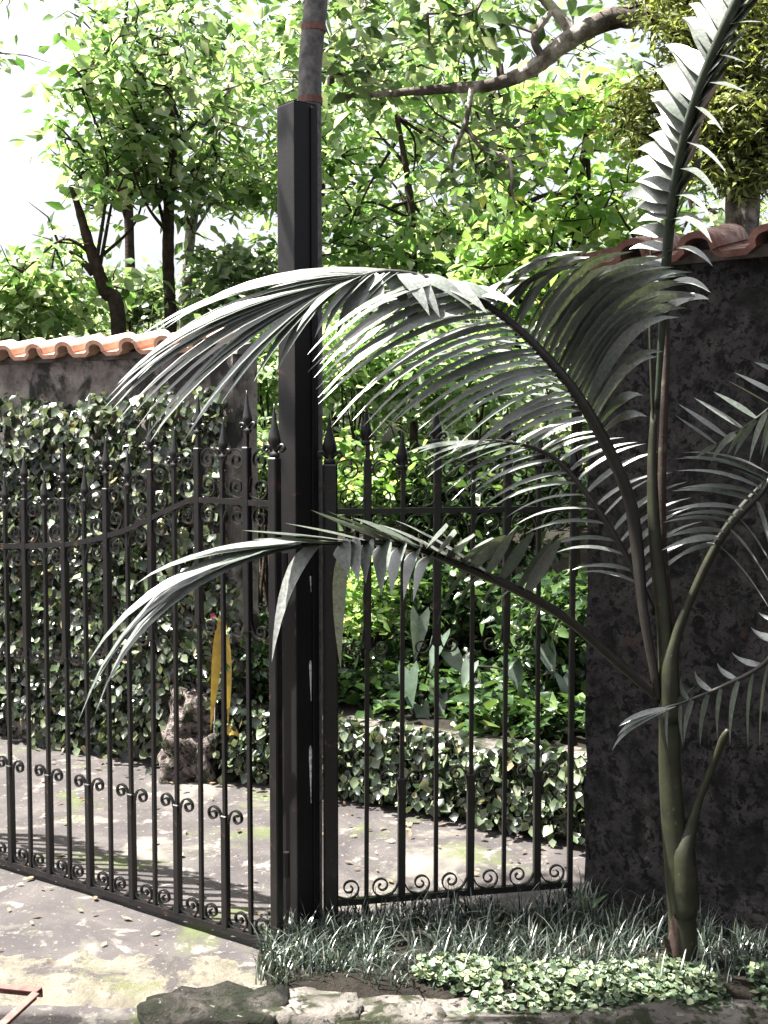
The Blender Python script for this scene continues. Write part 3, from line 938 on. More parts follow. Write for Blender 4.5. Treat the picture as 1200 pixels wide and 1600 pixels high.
stem_part('sheath', [(1048,1130,Yp-.02,30),(1046,1070,Yp-.02,33),(1046,1035,Yp-.02,30),(1055,1000,Yp-.03,18),(1075,945,Yp-.05,13),(1110,870,Yp-.08,14),(1150,805,Yp-.12,13),(1205,745,Yp-.16,9)], M['stem'], 12, 30)
stem_part('stem', [(1052,1010,Yp+.03,18),(1038,900,Yp+.03,16),(1034,800,Yp+.03,14),(1036,680,Yp+.02,13),(1041,560,Yp+.01,12),(1040,470,Yp,11)], M['stem_base'], 8, 20)

def blade(P0, P1, P2, w, hint, seg=8, tipw=0.05, fold=0.12):
    """one leaflet: quadratic arc folded along its midrib; 4 triangles per segment"""
    bm = bmesh.new(); prev = None
    for i in range(seg+1):
        f = i/seg
        p = P0*(1-f)**2 + P1*2*f*(1-f) + P2*f*f
        t = ((P1-P0)*(1-f) + (P2-P1)*f).normalized()
        s = t.cross(hint)
        if s.length < 1e-4: s = t.cross(Vector((1,0,0)))
        s.normalize(); nn = s.cross(t).normalized()
        ww = w*((0.40 + 0.60*math.sin(math.pi*0.5*f/0.34)) if f < 0.34 else (1-((f-0.34)/0.66)**1.5))*0.5 + w*tipw*0.1
        q = [bm.verts.new(p - s*ww + nn*ww*fold), bm.verts.new(p), bm.verts.new(p + s*ww + nn*ww*fold)]
        if prev:
            bm.faces.new((prev[0], prev[1], q[1], q[0])); bm.faces.new((prev[1], prev[2], q[2], q[1]))
        prev = q
    return bm

def interp_keys(keys, t):
    ts = [k[0] for k in keys]
    return [float(np.interp(t, ts, [k[j] for k in keys])) for j in range(1, len(keys[0]))]

def frond(rach, rw, groups, mat=None, label=None, lead=0, stalk=None):
    """rach: (px,py,Y) keys of the stalk; rw its widths in px; groups: dicts with t0,t1,n, keys (t,px,py,Y,bulge,width_px) and hint"""
    pts = catmull([at(*k) for k in rach], 40)
    ws = lerp_list(rw, 40)
    bm = bmesh.new(); tube(bm, pts, [w*0.5*3.7/F_PX for w in ws], 7)
    fo = obj('frond', bm, stalk or M['rachis'], palm, True)
    segs = len(rach) - 1
    if label: fo['label'] = label
    for gq in groups:
        for k in range(gq['n']):
            t = gq['t0'] + (gq['t1']-gq['t0'])*(k + random.uniform(-0.2, 0.2))/max(1, gq['n']-1)
            t = min(max(t, 0), 1)
            u = (t*(segs-lead) + lead)/segs*40; i = min(int(u), 39); root = pts[i].lerp(pts[i+1], u-i)
            ex, ey, eY, bulge, w = interp_keys(gq['keys'], t)
            j = gq.get('jit', 8)
            end = at(ex + random.gauss(0, j), ey + random.gauss(0, j), eY + random.gauss(0, gq.get('jy', 0.02)))
            tang = (pts[i+1] - pts[i]).normalized()
            L = (end-root).length
            ctrl = (root+end)*0.5 + Vector((0,0,1))*bulge*L + tang*gq.get('fwd', 0.10)*L
            hint = Vector(gq.get('hint', (0,-0.55,0.83))) + Vector((random.gauss(0,.12), random.gauss(0,.12), random.gauss(0,.12)))
            o = obj('leaflet', blade(root, ctrl, end, w*random.uniform(0.85,1.12)*eY/F_PX, hint, gq.get('seg', 8), fold=gq.get('fold', 0.12)), mat or M['palm'], fo, True)
    return fo

# long upper frond, arching left in front of the gate post
frond([(1030,1092,Yp-.02),(1006,960,Yp-.015),(995,850,Yp),(982,775,Yp-.02),(945,690,Yp-.05),(900,615,Yp-.09),(845,548,Yp-.11),(770,482,Yp-.12),(690,442,Yp-.13),(610,424,Yp-.14),(540,438,Yp-.15),(508,452,Yp-.16)],
      [14,16,22,21,20,18,15,12,10,8,6,4], [
    # leaflets sweeping left and down
    dict(t0=0.28, t1=0.68, n=27, jy=0.07, jit=9, fwd=0.06, hint=(-0.2,-0.55,0.8), keys=[(0.28,800,700,3.65,0.10,18),(0.36,700,700,3.61,0.13,18),(0.42,640,668,3.58,0.14,18),(0.48,560,668,3.55,0.15,18),(0.54,495,628,3.53,0.15,18),(0.60,500,600,3.51,0.15,18),(0.68,480,560,3.48,0.13,18)]),
    dict(t0=0.30, t1=0.66, n=18, jit=12, fwd=0.05, hint=(-0.3,-0.3,0.9), keys=[(0.30,760,620,3.85,0.12,10),(0.45,600,560,3.85,0.12,10),(0.55,520,520,3.8,0.10,10),(0.66,500,505,3.75,0.08,10)]),
    # far end: the fan hanging to the left
    dict(t0=0.72, t1=1.0, n=20, jit=9, fwd=0.14, hint=(-0.25,-0.6,0.75), keys=[(0.72,330,480,3.77,0.10,20),(0.80,235,520,3.69,0.14,21),(0.88,180,615,3.63,0.17,22),(0.94,178,655,3.60,0.17,22),(1.0,240,700,3.59,0.14,24)]),
    dict(t0=0.76, t1=1.0, n=14, jit=7, fwd=0.10, hint=(-0.6,-0.5,0.62), keys=[(0.74,548,515,3.65,0.16,34),(0.80,520,520,3.63,0.16,34),(0.86,470,535,3.61,0.14,32),(0.91,420,590,3.60,0.12,30),(0.96,345,630,3.59,0.10,29),(1.0,290,690,3.58,0.10,28)]),
    # upper right side, dark and broad against the light
    dict(t0=0.24, t1=0.57, n=24, jit=10, fwd=0.22, fold=0.25, hint=(0.80,-0.58,0.05), keys=[(0.24,1010,640,3.72,0.20,22),(0.30,1060,500,3.70,0.22,27),(0.36,1105,447,3.66,0.20,30),(0.42,1055,415,3.62,0.17,30),(0.48,960,400,3.58,0.14,30),(0.55,890,405,3.54,0.12,26)]),
    dict(t0=0.56, t1=0.82, n=10, jit=7, fwd=0.0, hint=(-0.15,-0.6,0.75), keys=[(0.56,868,430,3.66,0.14,26),(0.64,790,480,3.64,0.18,28),(0.72,715,485,3.62,0.20,28),(0.78,650,492,3.60,0.20,28),(0.82,610,495,3.60,0.20,28)]),
], label='long upper frond arching left across the gate post', lead=2)
# lower frond reaching left across the gate
frond([(1035,1095,Yp),(960,1030,Yp-.04),(890,970,Yp-.10),(815,925,Yp-.20),(730,888,Yp-.31),(660,860,Yp-.41),(590,848,Yp-.50),(520,850,Yp-.57),(470,848,Yp-.62)],
      [17,17,16,16,13,10,8,6,4], [
    dict(t0=0.80, t1=1.0, n=6, jit=9, fwd=0.22, hint=(-0.4,-0.42,0.8), keys=[(0.80,385,832,3.15,0.03,26),(0.88,190,915,3.08,0.13,28),(0.93,130,1085,3.04,0.20,26),(1.0,125,1110,3.02,0.22,28)]),
    dict(t0=0.90, t1=1.0, n=4, jit=12, fwd=0.25, hint=(-0.3,-0.6,0.7), keys=[(0.90,180,1000,3.10,0.2,18),(1.0,150,1130,3.05,0.16,20)]),
    dict(t0=0.66, t1=0.86, n=5, jit=5, fwd=0.10, hint=(-0.45,-0.35,0.82), keys=[(0.66,520,798,3.20,0.02,34),(0.74,455,800,3.14,0.02,34),(0.80,425,828,3.10,0.02,34),(0.86,390,838,3.10,0.02,30)]),
    dict(t0=0.93, t1=0.98, n=1, jit=2, fwd=0.1, hint=(-0.6,-0.8,0.2), keys=[(0.9,425,1035,3.20,0.30,30),(1.0,425,1035,3.20,0.30,30)]),
    dict(t0=0.84, t1=0.86, n=1, jit=2, fwd=0.05, hint=(-0.3,-0.9,0.1), keys=[(0.8,530,1050,3.5,0.10,24),(0.9,530,1050,3.5,0.10,24)]),
    dict(t0=0.60, t1=0.86, n=7, jit=6, fwd=0.02, hint=(-0.6,-0.5,0.62), keys=[(0.60,650,935,3.32,0.35,34),(0.72,590,925,3.26,0.35,38),(0.80,560,910,3.22,0.35,38),(0.86,545,905,3.20,0.35,38)]),
    dict(t0=0.40, t1=0.60, n=3, jit=8, fwd=0.2, hint=(-0.35,-0.5,0.75), keys=[(0.40,620,815,3.32,0.06,34),(0.60,560,800,3.28,0.05,34)]),
    dict(t0=0.36, t1=0.62, n=9, jit=6, fwd=-0.04, fold=0.25, hint=(0.78,-0.62,0.02), keys=[(0.26,930,850,3.62,0.25,36),(0.36,890,835,3.56,0.25,40),(0.46,810,830,3.5,0.25,40),(0.56,740,835,3.35,0.25,38),(0.62,700,830,3.32,0.22,34)]),
    dict(t0=0.28, t1=0.50, n=7, jit=10, fwd=0.1, fold=0.3, hint=(0.6,-0.75,0.15), keys=[(0.28,850,1010,3.85,0.14,12),(0.40,770,985,3.75,0.14,12),(0.50,700,960,3.65,0.14,12)]),
], label='lower frond reaching left across the gate bars')
# upright frond at the right edge
frond([(1026,640,Yp-.02),(1034,520,Yp-.06),(1040,420,Yp-.12),(1052,310,Yp-.22),(1072,210,Yp-.34),(1105,110,Yp-.48),(1150,10,Yp-.62),(1200,-80,Yp-.75)],
      [8,12,15,17,17,17,18,18], [
    dict(t0=0.40, t1=0.98, n=24, jit=6, fwd=0.22, hint=(-0.25,-0.88,0.25), keys=[(0.40,988,330,3.72,0.06,34),(0.46,985,262,3.70,0.04,36),(0.54,1008,185,3.66,0.02,36),(0.62,1030,120,3.6,0.0,34),(0.74,1065,35,3.5,0,32),(0.86,1105,-50,3.36,0,30),(0.98,1150,-130,3.25,0,30)]),
    dict(t0=0.36, t1=0.98, n=26, jit=6, fwd=0.2, fold=0.2, hint=(0.86,-0.5,-0.05), keys=[(0.36,1072,300,3.60,0,30),(0.46,1090,225,3.52,0,34),(0.56,1120,140,3.40,0,36),(0.7,1165,40,3.25,0,38),(0.85,1215,-60,3.1,0,40),(0.98,1260,-150,3.0,0,40)]),
    dict(t0=0.20, t1=0.40, n=6, jit=5, fwd=0.0, hint=(-0.4,-0.6,0.7), keys=[(0.20,975,460,3.8,0.22,24),(0.30,980,405,3.75,0.22,26),(0.40,988,340,3.7,0.2,28)]),
    dict(t0=0.18, t1=0.95, n=13, jit=6, fwd=0.0, hint=(-0.1,-0.7,0.7), keys=[(0.18,1095,470,3.6,0.25,26),(0.28,1108,445,3.5,0.3,28),(0.38,1110,385,3.42,0.30,22),(0.46,1120,322,3.36,0.26,16),(0.55,1126,280,3.3,0.16,13),(0.64,1145,200,3.2,0.06,12),(0.75,1172,95,3.1,0.05,13),(0.86,1210,0,3.0,0.04,13),(0.95,1250,-70,3.0,0,13)]),
], label='upright frond rising along the right edge', stalk=M['dark_stalk'])
# middle frond, half hidden behind the upper one
frond([(1022,960,Yp+.05),(985,880,Yp+.08),(930,790,Yp+.10),(865,715,Yp+.12),(790,690,Yp+.13),(730,690,Yp+.13)],
      [12,11,10,8,6,3], [
    dict(t0=0.10, t1=0.75, n=16, jit=5, fwd=0.12, hint=(0.3,-0.6,0.75), keys=[(0.10,1110,850,3.86,0.08,9),(0.3,1075,765,3.86,0.08,9),(0.5,1010,700,3.88,0.07,9),(0.75,900,660,3.9,0.06,9)]),
    dict(t0=0.12, t1=1.0, n=18, jit=6, fwd=0.10, hint=(-0.2,-0.6,0.75), keys=[(0.12,905,890,3.9,0.10,9),(0.4,800,820,3.88,0.10,9),(0.7,690,760,3.86,0.10,9),(1.0,640,700,3.86,0.06,9)]),
], label='middle frond half hidden behind the upper one')
# fronds hanging in from the right
frond([(1205,742,Yp-.18),(1190,770,Yp-.19),(1150,812,Yp-.15),(1120,850,Yp-.12)], [9,9,10,12], [
    dict(t0=0.0, t1=1.0, n=12, jit=8, fwd=-0.05, hint=(0.1,-0.5,0.85), keys=[(0,1060,700,3.62,0.12,14),(0.3,1050,740,3.62,0.10,14),(0.6,1050,800,3.62,0.10,14),(1.0,1040,870,3.66,0.10,14)]),
    dict(t0=0.0, t1=1.0, n=6, jit=8, fwd=0.0, fold=0.3, hint=(0.7,-0.7,0.1), keys=[(0,1230,830,3.5,0.12,14),(0.6,1210,900,3.5,0.10,14),(1.0,1200,960,3.5,0.10,14)]),
], label='short frond turned away at the right')
frond([(1300,920,3.45),(1240,985,3.48),(1190,1040,3.52),(1130,1072,3.56),(1075,1095,3.60),(1035,1108,3.62)], [10,9,8,7,5,3], [
    dict(t0=0.1, t1=0.95, n=11, jit=6, fwd=0.12, fold=0.3, hint=(0.68,-0.72,0.10), keys=[(0.1,1275,1150,3.4,0.16,15),(0.35,1186,1160,3.45,0.24,15),(0.55,1132,1158,3.48,0.24,14),(0.75,1078,1160,3.52,0.22,13),(0.95,1042,1172,3.55,0.16,11)]),
    dict(t0=0.88, t1=1.0, n=4, jit=5, fwd=0.25, hint=(-0.2,-0.7,0.6), keys=[(0.88,960,1168,3.6,0.16,11),(1.0,968,1135,3.6,0.10,10)]),
    dict(t0=0.0, t1=0.9, n=8, jit=7, fwd=0.35, fold=0.3, hint=(0.6,-0.78,0.1), keys=[(0,1215,930,3.5,0.05,14),(0.4,1140,1015,3.55,0.05,12),(0.9,1060,1075,3.6,0.05,10)]),
], label='low frond drooping in from the right edge')
frond([(1290,560,3.5),(1240,600,3.52),(1200,640,3.55),(1160,670,3.6),(1120,695,3.64)], [8,7,6,5,3], [
    dict(t0=0.1, t1=1.0, n=10, jit=6, fwd=0.1, fold=0.3, hint=(0.55,-0.8,0.2), keys=[(0.1,1230,720,3.45,0.14,14),(0.5,1165,720,3.5,0.14,13),(1.0,1085,715,3.6,0.10,11)]),
    dict(t0=0.1, t1=1.0, n=8, jit=6, fwd=0.1, fold=0.3, hint=(0.7,-0.7,0.1), keys=[(0.1,1200,560,3.55,0.1,13),(0.6,1110,600,3.62,0.12,12),(1.0,1050,640,3.68,0.10,11)]),
], label='dark frond before the wall at the right')
# spear of a new, unopened leaf
bm = bmesh.new(); sp = catmull([at(1022,700,Yp), at(1016,520,Yp-.02), at(1017,400,Yp-.03), at(1020,350,Yp-.04)], 12)
tube(bm, sp, lerp_list([0.006,0.0055,0.004,0.001], 12), 6); obj('new_spear', bm, M['stem'], palm, True)

# ------------------------------------------------------------------ yellow withered leaf before the wall
yb_ = at(345, 962, WEND.y - 0.12)
yl = empty('withered_plant', yb_, 'drooping plant with two long yellow withered blades by the wall end', 'plant')
Yy = yb_.y
for (a, b, c, w) in (((345,962),(338,1040),(329,1142),16),((347,962),(360,1050),(356,1132),14)):
    P0, P1, P2 = at(*a, Yy), at(*b, Yy-.05), at(*c, Yy-.03)
    obj('blade', blade(P0, P1, P2, w*Yy/F_PX, Vector((0.1,-1,0.1)), 10), M['dry'], yl, True)
bm = blade(at(352,1145,Yy-.05), at(362,1135,Yy-.06), at(374,1152,Yy-.05), 16*Yy/F_PX, Vector((0,-1,0.4)), 5)
obj('curled_tip', bm, M['dry'], yl, True)
bm = bmesh.new(); tube(bm, catmull([at(346,955,Yy+.04), at(344,1000,Yy+.02), at(335,1145,Yy), at(350,1160,Yy-.02), at(356,1175,Yy-.02)], 14), [0.004]*15, 6)
obj('stalk', bm, M['pale_wall'], yl, True)
fl = at(333, 962, WEND.y - 0.2)
fo = empty('flower', fl, 'small pink flower beside the yellow blades on the wall', 'flower')
for k in range(5):
    a = 2*math.pi*k/5
    tip = fl + Vector((0.018*math.cos(a), -0.01, 0.018*math.sin(a)))
    obj('petal', blade(fl, (fl+tip)*0.5 + Vector((0,-.01,0)), tip, 0.012, Vector((0,-1,0)), 3), M['pink'], fo, True)

# ------------------------------------------------------------------ broad-leaved plants behind the panel
def heart_leaf(base, tip, w, hint):
    """arrow-shaped leaf: two lobes behind the stalk, pointed tip"""
    d = (tip-base); L = d.length; d.normalize()
    s = d.cross(hint).normalized(); nn = s.cross(d)
    prof = [(-0.26,0.10,0.34),(-0.12,0.02,0.42),(0.06,0.0,0.40),(0.28,0.0,0.36),(0.52,0,0.25),(0.78,0,0.11),(1.0,0,0.0)]
    bm = bmesh.new(); prev = None
    for (f, inn, hw) in prof:
        curve = -nn*L*0.18*max(f,0)**2
        mid = base + d*L*max(f, 0.0 if inn == 0 else -0.02) + curve
        e1 = base + d*L*f + s*w*hw + nn*w*0.10 + curve; e2 = base + d*L*f - s*w*hw + nn*w*0.10 + curve
        q = [bm.verts.new(e1), bm.verts.new(mid), bm.verts.new(e2)]
        if prev:
            bm.faces.new((prev[0], prev[1], q[1], q[0])); bm.faces.new((prev[1], prev[2], q[2], q[1]))
        prev = q
    bmesh.ops.remove_doubles(bm, verts=list(bm.verts), dist=1e-5)
    return bm
def broad_plant(root_px, leaves, label, name='broad_leaf_plant', group=None):
    r = at(*root_px)
    pl_ = empty(name, r, label, 'plant', group)
    for (bx, by, tx, ty, w, Y) in leaves:
        b = at(bx, by, Y); t = at(tx, ty, Y - 0.06)
        lf = obj('leaf', heart_leaf(b, t, w*Y/F_PX, Vector((random.uniform(-.9,.4), -0.8, random.uniform(0.1,0.8)))), M['big'], pl_, True)
        bm = bmesh.new(); tube(bm, catmull([r, (r+b)*0.5 + Vector((0,0.05,0.10)), b], 8), lerp_list([0.008,0.005], 8), 5)
        obj('petiole', bm, M['stem'], lf, True)
    return pl_
broad_plant((650,1150,6.35), [(690,995,668,1050,40,6.2),(640,1050,640,1118,46,6.1),(685,1075,690,1135,36,6.15),(610,1070,612,1100,30,6.3),(655,965,650,1035,38,6.3),(705,1020,730,1060,36,6.2),(660,1105,668,1150,34,6.1)],
            'climbing plant with large grey-green arrow-shaped leaves behind the panel bars')
broad_plant((790,1300,5.55), [(745,1240,775,1290,52,5.5),(800,1235,822,1275,44,5.5),(830,1245,870,1285,38,5.48),(690,1240,712,1275,30,5.55),(775,1255,790,1305,36,5.45)],
            'clump of pale arrow-shaped leaves growing at the low wall foot')
broad_plant((860,1130,6.0), [(800,1040,815,1085,38,6.0),(850,1010,868,1060,40,6.0),(880,1060,895,1110,36,5.95),(770,1080,770,1125,34,6.05),(840,1080,830,1125,34,6.0),(735,1040,720,1080,30,6.1)],
            'dark broad-leaved plant on the bank nearest the dark wall')
# leafy seedling beside the wall foot
sr = gnd(915, 1440)
sd = empty('seedling', sr, 'small leafy seedling at the foot of the wall by the panel', 'plant')
for (bx, by, tx, ty, w) in ((915,1425,945,1395,16),(915,1430,890,1405,14),(915,1435,960,1425,16),(910,1440,870,1445,16),(915,1445,850,1470,18),(920,1445,925,1490,14),(918,1420,905,1385,12),(920,1440,975,1450,14)):
    obj('leaf', heart_leaf(at(bx, by, sr.y), at(tx, ty, sr.y-.06), w*1.2*sr.y/F_PX, Vector((0,-0.6,0.8))), M['creeper'], sd, True)
bm = bmesh.new(); tube(bm, [sr, at(915, 1420, sr.y)], [0.005, 0.003], 6); obj('stalk', bm, M['stem'], sd)
# spilled reddish leaf by the palm foot
rl = at(1045, 1470, Yp-.03)
tag(obj('fallen_leaf', heart_leaf(rl, at(1052, 1512, Yp-.05), 0.05, Vector((0.3,-0.9,0.2))), M['stem_base']), 'curled reddish dead leaf leaning on the palm foot', 'leaf')

# ------------------------------------------------------------------ trees
def clump_leaves(clumps, per, spread, size, aspect=0.5, flat=0.5, droop=0.25, upbias=0.7):
    """leaves gathered round clump centres"""
    n = len(clumps)*per
    C = np.repeat(np.array(clumps), per, axis=0) + RNG.normal(size=(n,3))*np.array([[spread, spread, spread*flat]])
    Nn = unit(np.array([[0,0,upbias]]) + RNG.normal(size=(n,3))*0.6)
    D = unit(RNG.normal(size=(n,3))*np.array([[1,1,0.45]]) + np.array([[0,0,-0.25]]))
    L = size*RNG.uniform(0.6, 1.3, n)
    return leaf_arrays(C, D, Nn, L, L*aspect*RNG.uniform(0.8,1.2,n), 0.15, droop)

def ellipsoid_pts(c, r, n, shell=0.35):
    u = rand_unit(n) * (RNG.uniform(shell, 1.0, (n,1)))**0.6
    return [tuple(np.array(c) + p*np.array(r)) for p in u]

def tree(name, label, base, trunk_keys, crowns, mat, bark, cat='tree', group=None, leaf=0.11, per=70, clumps=60, spread=0.22, limbs=5, aspect=0.5, extra=(), droop=0.25, flat=0.6, more=(), limb_world=()):
    """trunk_keys: (px,py,Y,width_px); crowns: list of (px,py,Y,rx,ry,rz,share)"""
    b = Vector(base)
    t = empty(name, b, label, cat, group)
    pts = [at(x, y, Y) for x, y, Y, w in trunk_keys]
    if (pts[0] - b).length > 0.05: pts = [b] + pts; rr = [trunk_keys[0][3]*1.15*trunk_keys[0][2]/F_PX/2]
    else: rr = []
    rr += [w*Y/F_PX/2 for x, y, Y, w in trunk_keys]
    K = 8*(len(pts)-1)
    P = catmull(pts, K)
    bm = bmesh.new(); tube(bm, P, lerp_list(rr, K), 9, wob=0.16, seed=len(label)); obj('trunk', bm, bark, t, True)
    allc = []
    for (px, py, Y, rx, ry, rz, share) in crowns:
        c = at(px, py, Y)
        allc += ellipsoid_pts(c, (rx, ry, rz), max(1, int(clumps*share)))
    for (c, rad, nn) in more:
        allc += ellipsoid_pts(c, rad, nn, 0.0)
    for j in range(limbs):
        tgt = Vector(random.choice(allc)); st = P[random.randint(int(K*0.45), K)]
        if (tgt-st).length < 0.2: continue
        midp = (st+tgt)*0.5 + Vector((random.uniform(-.15,.15), random.uniform(-.15,.15), random.uniform(-.12,.22)))
        bm = bmesh.new(); r0 = rr[-1]*0.75
        tube(bm, catmull([st, midp, tgt], 10), lerp_list([r0, r0*0.55, 0.006], 10), 6, wob=0.1, seed=j); obj('branch', bm, bark, t, True)
    for keys in extra:
        pk = catmull([at(x, y, Y) for x, y, Y, w in keys], 8*(len(keys)-1))
        bm = bmesh.new(); tube(bm, pk, lerp_list([w*Y/F_PX/2 for x, y, Y, w in keys], 8*(len(keys)-1)), 8, wob=0.16, seed=9); obj('branch', bm, bark, t, True)
    for keys in limb_world:
        K2 = 8*(len(keys)-1)
        bm = bmesh.new(); tube(bm, catmull([k[:3] for k in keys], K2), lerp_list([k[3] for k in keys], K2), 8, wob=0.16, seed=4); obj('branch', bm, bark, t, True)
    bm = bmesh.new()      # fine twigs through the crown
    for c in allc:
        c = Vector(c)
        for q in range(3):
            e = c + Vector((random.gauss(0,1), random.gauss(0,1), random.gauss(0,0.7)))*spread*1.3
            m_ = (c+e)*0.5 + Vector((random.gauss(0,.03), random.gauss(0,.03), random.gauss(0,.03)))
            tube(bm, [c, m_, e], [0.010, 0.006, 0.002], 4, cap=False)
    tw_ = obj('twigs', bm, bark, t); tw_['kind'] = 'stuff'
    V, Fc = clump_leaves(allc, per, spread, leaf, aspect, flat, droop)
    cr = obj('crown', np_mesh('crown', V, Fc), mat, t); cr['kind'] = 'stuff'
    return t

def bank_at(px, Y):
    p = at(px, 690, Y); 
    d = max(0, -(Vector((p.x, p.y, 0)) - LW0).dot(LN))
    p.z = 0.33 + 0.11*min(d, 12) - 0.05
    return p

tree('slanting_tree', 'tree with a leaning dark forked trunk above the left coping', bank_at(196, 8.6), [(186,520,8.6,24),(165,455,8.6,22),(148,410,8.6,19),(130,350,8.6,14),(112,290,8.6,9)],
     [(175,200,8.6,0.32,0.5,0.8,1.0),(95,420,8.7,0.5,0.4,0.2,0.35)], M['lime'], M['bark'], leaf=0.125, clumps=34, per=30, spread=0.12, limbs=4,
     extra=[[(146,428,8.6,13),(128,408,8.58,10),(108,392,8.55,6)]], group='trees behind the walls')
tree('straight_tree', 'tree with a straight near-black trunk above the coping', bank_at(268, 9.0), [(267,520,9.0,19),(263,420,9.0,19),(264,330,9.0,17),(270,210,9.0,13),(262,90,9.0,9)],
     [(275,170,9.0,0.62,0.6,0.85,1.0),(215,300,9.6,0.3,0.3,0.3,0.12)], M['mid'], M['bark'], leaf=0.12, clumps=40, per=30, spread=0.12, limbs=8, group='trees behind the walls')
tree('pale_trunk_tree', 'tree with a pale lichen-mottled trunk beside the black trunk', bank_at(286, 9.5), [(288,520,9.5,18),(293,430,9.5,18),(300,350,9.5,16),(330,220,9.5,12),(370,100,9.6,8)],
     [(395,150,9.6,0.62,0.6,0.9,1.0),(390,330,9.9,0.4,0.4,0.35,0.15)], M['lime'], M['grey_bark'], leaf=0.125, clumps=42, per=30, spread=0.13, limbs=7, group='trees behind the walls')
tree('leafy_tree', 'lime green tree filling the middle above the long palm frond', bank_at(645, 10.0), [(647,560,10.0,13),(645,390,10.0,13),(640,300,10.0,11),(620,180,10.0,8)],
     [(640,250,10.2,1.05,0.8,1.0,1.0),(560,420,10.0,0.6,0.5,0.5,0.35),(740,400,10.0,0.6,0.5,0.5,0.35)], M['lime'], M['bark'], leaf=0.135, clumps=62, per=32, spread=0.14, limbs=10, group='trees behind the walls')
tree('yellow_green_tree', 'yellowish green tree left of the upright palm frond', bank_at(900, 8.8), [(902,560,8.8,16),(900,420,8.8,15),(905,300,8.8,12),(920,180,8.8,8)],
     [(900,270,8.8,0.85,0.6,0.75,1.0),(840,420,8.7,0.55,0.4,0.4,0.4)], M['yellowgreen'], M['bark'], leaf=0.135, clumps=48, per=32, spread=0.13, limbs=8, group='trees behind the walls')
# bough tree: trunk stands behind the right wall, its bough crosses the top of the picture
tree('bough_tree', 'dark tree behind the right wall whose thick curved bough crosses the top', Vector((at(1165,400,6.6).x, 6.6, 0.6)), [(1160,360,6.6,52),(1150,250,6.6,46),(1128,120,6.6,40),(1095,30,6.6,34),(1072,-70,6.6,28)],
     [(620,20,6.9,0.75,0.5,0.22,0.5),(900,-70,6.8,0.9,0.6,0.25,0.3),(560,110,7.0,0.3,0.3,0.2,0.2),(740,200,6.9,0.25,0.2,0.25,0.2)], M['mid'], M['bough_bark'], leaf=0.12, clumps=34, per=30, spread=0.14, limbs=0,
     extra=[[(1100,70,6.6,30),(1040,36,6.62,34),(960,28,6.65,34),(890,62,6.7,30),(830,108,6.75,24),(770,132,6.8,20),(700,138,6.85,16),(610,146,6.9,11),(540,150,6.95,6)],
            [(900,60,6.7,22),(870,20,6.72,18),(820,-30,6.75,12)],
            [(850,95,6.72,14),(835,60,6.7,12),(860,20,6.7,9)],
            [(737,138,6.8,9),(728,190,6.78,8),(708,240,6.76,6),(706,270,6.76,4)],
            [(727,195,6.78,7),(752,230,6.76,7),(795,250,6.75,6),(800,300,6.74,4),(808,325,6.74,3)]], more=[((-1.2,4.78,5.3),(1.35,0.22,0.2),84),((-0.70,4.44,5.3),(0.85,0.08,0.22),56)],  # unseen leaf clumps added overhead to shade the right wall and bed
     limb_world=[[(1.69,6.6,4.52,.06),(1.6,6.3,5.2,.055),(1.2,5.6,5.5,.05),(0.4,4.9,5.45,.045),(-0.9,4.75,5.35,.035),(-2.3,4.78,5.4,.012)]], group='trees behind the walls')  # unseen limb added to carry the shading clumps
tree('olive_evergreen', 'olive green feathery evergreen hanging over the right wall', Vector((at(1230,400,6.2).x, 6.2, 0.6)), [(1235,380,6.2,30),(1225,200,6.2,24),(1215,50,6.2,18)],
     [(1145,190,6.1,0.26,0.3,0.38,1.0),(1120,30,6.2,0.40,0.3,0.25,0.6),(1190,240,6.0,0.2,0.2,0.25,0.4),(1010,180,6.4,0.12,0.2,0.25,0.2)], M['olive'], M['bark'], leaf=0.06, clumps=72, per=110, spread=0.075, limbs=8, aspect=0.28, group='trees behind the walls')
# taller crowns behind
tree('tall_tree', 'tall green tree behind the gate post', bank_at(480, 12.5), [(490,520,12.5,18),(500,300,12.5,16),(520,100,12.5,12)],
     [(520,90,12.6,1.6,1.0,1.0,1.0),(480,330,12.6,1.1,0.8,0.8,0.5)], M['lime'], M['bark'], leaf=0.15, clumps=34, per=26, spread=0.16, limbs=10, group='trees behind the walls')
tree('tall_tree', 'tall green tree behind the curved bough', bank_at(800, 12.5), [(806,520,12.5,18),(800,300,12.5,16),(780,100,12.5,12)],
     [(820,90,12.6,1.5,1.0,0.9,1.0),(760,330,12.6,1.2,0.8,0.7,0.5)], M['mid'], M['bark'], leaf=0.15, clumps=34, per=26, spread=0.16, limbs=12, group='trees behind the walls')
tree('tall_tree', 'tall green tree in the upper left corner', bank_at(200, 12.8), [(205,520,12.8,16),(200,300,12.8,14),(190,60,12.8,10)],
     [(235,40,12.8,0.9,0.8,0.75,1.0),(-20,40,12.8,0.35,0.5,0.5,0.12)], M['lime'], M['bark'], leaf=0.15, clumps=34, per=26, spread=0.17, limbs=9, group='trees behind the walls')
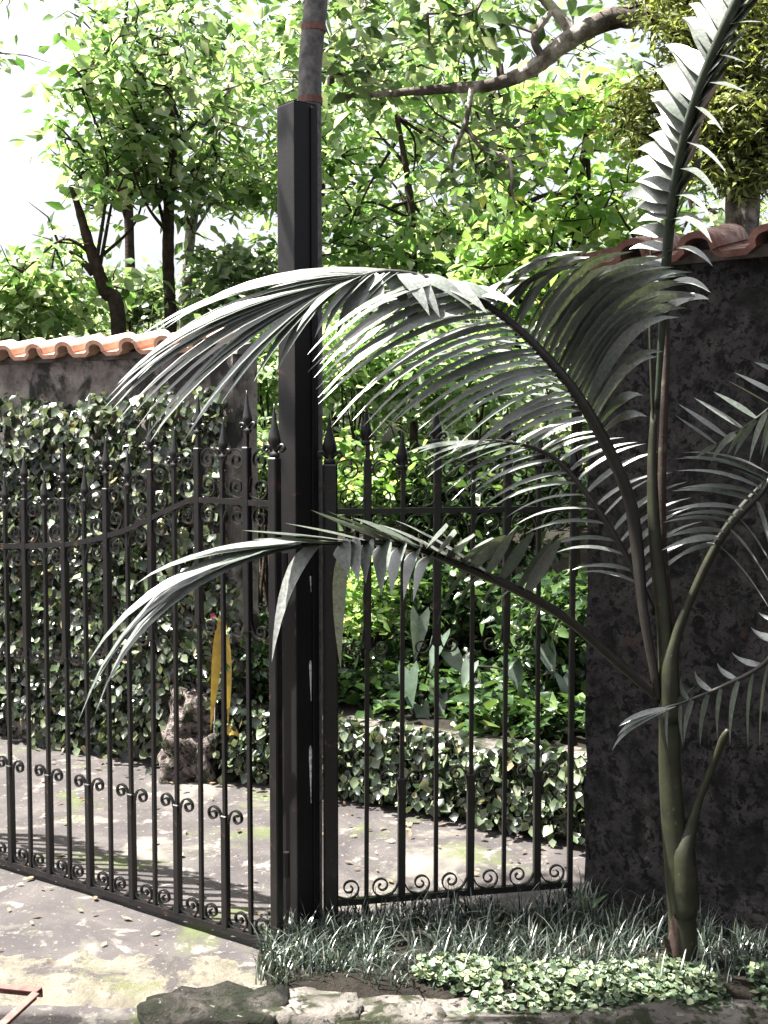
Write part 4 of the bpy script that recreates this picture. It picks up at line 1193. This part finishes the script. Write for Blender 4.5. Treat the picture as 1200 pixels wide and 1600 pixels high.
# shrubs behind the coping and on the bank
def shrub(label, px, py, Y, rx, ry, rz, mat, leaf, clumps, per, spread, stems=6, base=None):
    b = base or bank_at(px, Y)
    t = empty('shrub', b, label, 'shrub', 'shrubs behind the gate and walls')
    c = at(px, py, Y)
    cl = ellipsoid_pts(c, (rx, ry, rz), clumps, 0.2)
    for j in range(stems):
        tg = Vector(random.choice(cl)); bb = b + Vector((random.uniform(-.12,.12), random.uniform(-.1,.1), 0))
        bm = bmesh.new(); tube(bm, catmull([bb, (bb*0.4+tg*0.6) + Vector((random.uniform(-.06,.06),0,-.05)), tg], 8), lerp_list([0.016,0.010,0.004], 8), 5)
        obj('stem', bm, M['bark'], t, True)
    V, Fc = clump_leaves(cl, per, spread, leaf, 0.55)
    cr = obj('foliage', np_mesh('foliage', V, Fc), mat, t); cr['kind'] = 'stuff'
    return t
for lab, px, py, Y, rx, rz, mt, lf, cl in (
    ('bushy shrub above the coping at the left edge', 40, 470, 8.9, 0.55, 0.35, 'lime', 0.10, 34),
    ('shrub between the leaning and black trunks', 225, 470, 9.9, 0.32, 0.22, 'mid', 0.09, 26),
    ('grey-green shrub right of the pale trunk', 360, 450, 9.2, 0.40, 0.35, 'mid', 0.10, 30),
    ('shrub just left of the post below the pale frond', 395, 560, 8.0, 0.25, 0.35, 'lime', 0.08, 22),
    ('bright shrub seen above the panel spearheads', 560, 560, 7.6, 0.40, 0.28, 'lime', 0.09, 34),
    ('lime shrub under the long frond leaflets', 700, 590, 7.6, 0.45, 0.28, 'lime', 0.09, 34),
    ('shrub behind the panel scrolls beside the post', 570, 740, 7.2, 0.30, 0.25, 'yellowgreen', 0.07, 24),
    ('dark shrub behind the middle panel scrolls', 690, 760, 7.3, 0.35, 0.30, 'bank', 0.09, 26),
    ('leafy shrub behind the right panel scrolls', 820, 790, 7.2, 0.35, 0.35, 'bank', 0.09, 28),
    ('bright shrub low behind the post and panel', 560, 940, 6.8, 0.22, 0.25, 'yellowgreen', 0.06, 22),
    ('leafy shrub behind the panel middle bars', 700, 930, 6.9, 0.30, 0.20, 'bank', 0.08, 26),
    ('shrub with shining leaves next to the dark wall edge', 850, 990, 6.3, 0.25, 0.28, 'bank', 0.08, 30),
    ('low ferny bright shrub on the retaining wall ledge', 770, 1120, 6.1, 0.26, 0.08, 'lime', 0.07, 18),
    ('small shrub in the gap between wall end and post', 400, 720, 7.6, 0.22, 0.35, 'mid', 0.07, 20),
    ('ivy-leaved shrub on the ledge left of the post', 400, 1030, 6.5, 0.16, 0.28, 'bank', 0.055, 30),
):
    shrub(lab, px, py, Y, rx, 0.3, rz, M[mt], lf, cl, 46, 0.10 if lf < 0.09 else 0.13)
# far trees closing the view
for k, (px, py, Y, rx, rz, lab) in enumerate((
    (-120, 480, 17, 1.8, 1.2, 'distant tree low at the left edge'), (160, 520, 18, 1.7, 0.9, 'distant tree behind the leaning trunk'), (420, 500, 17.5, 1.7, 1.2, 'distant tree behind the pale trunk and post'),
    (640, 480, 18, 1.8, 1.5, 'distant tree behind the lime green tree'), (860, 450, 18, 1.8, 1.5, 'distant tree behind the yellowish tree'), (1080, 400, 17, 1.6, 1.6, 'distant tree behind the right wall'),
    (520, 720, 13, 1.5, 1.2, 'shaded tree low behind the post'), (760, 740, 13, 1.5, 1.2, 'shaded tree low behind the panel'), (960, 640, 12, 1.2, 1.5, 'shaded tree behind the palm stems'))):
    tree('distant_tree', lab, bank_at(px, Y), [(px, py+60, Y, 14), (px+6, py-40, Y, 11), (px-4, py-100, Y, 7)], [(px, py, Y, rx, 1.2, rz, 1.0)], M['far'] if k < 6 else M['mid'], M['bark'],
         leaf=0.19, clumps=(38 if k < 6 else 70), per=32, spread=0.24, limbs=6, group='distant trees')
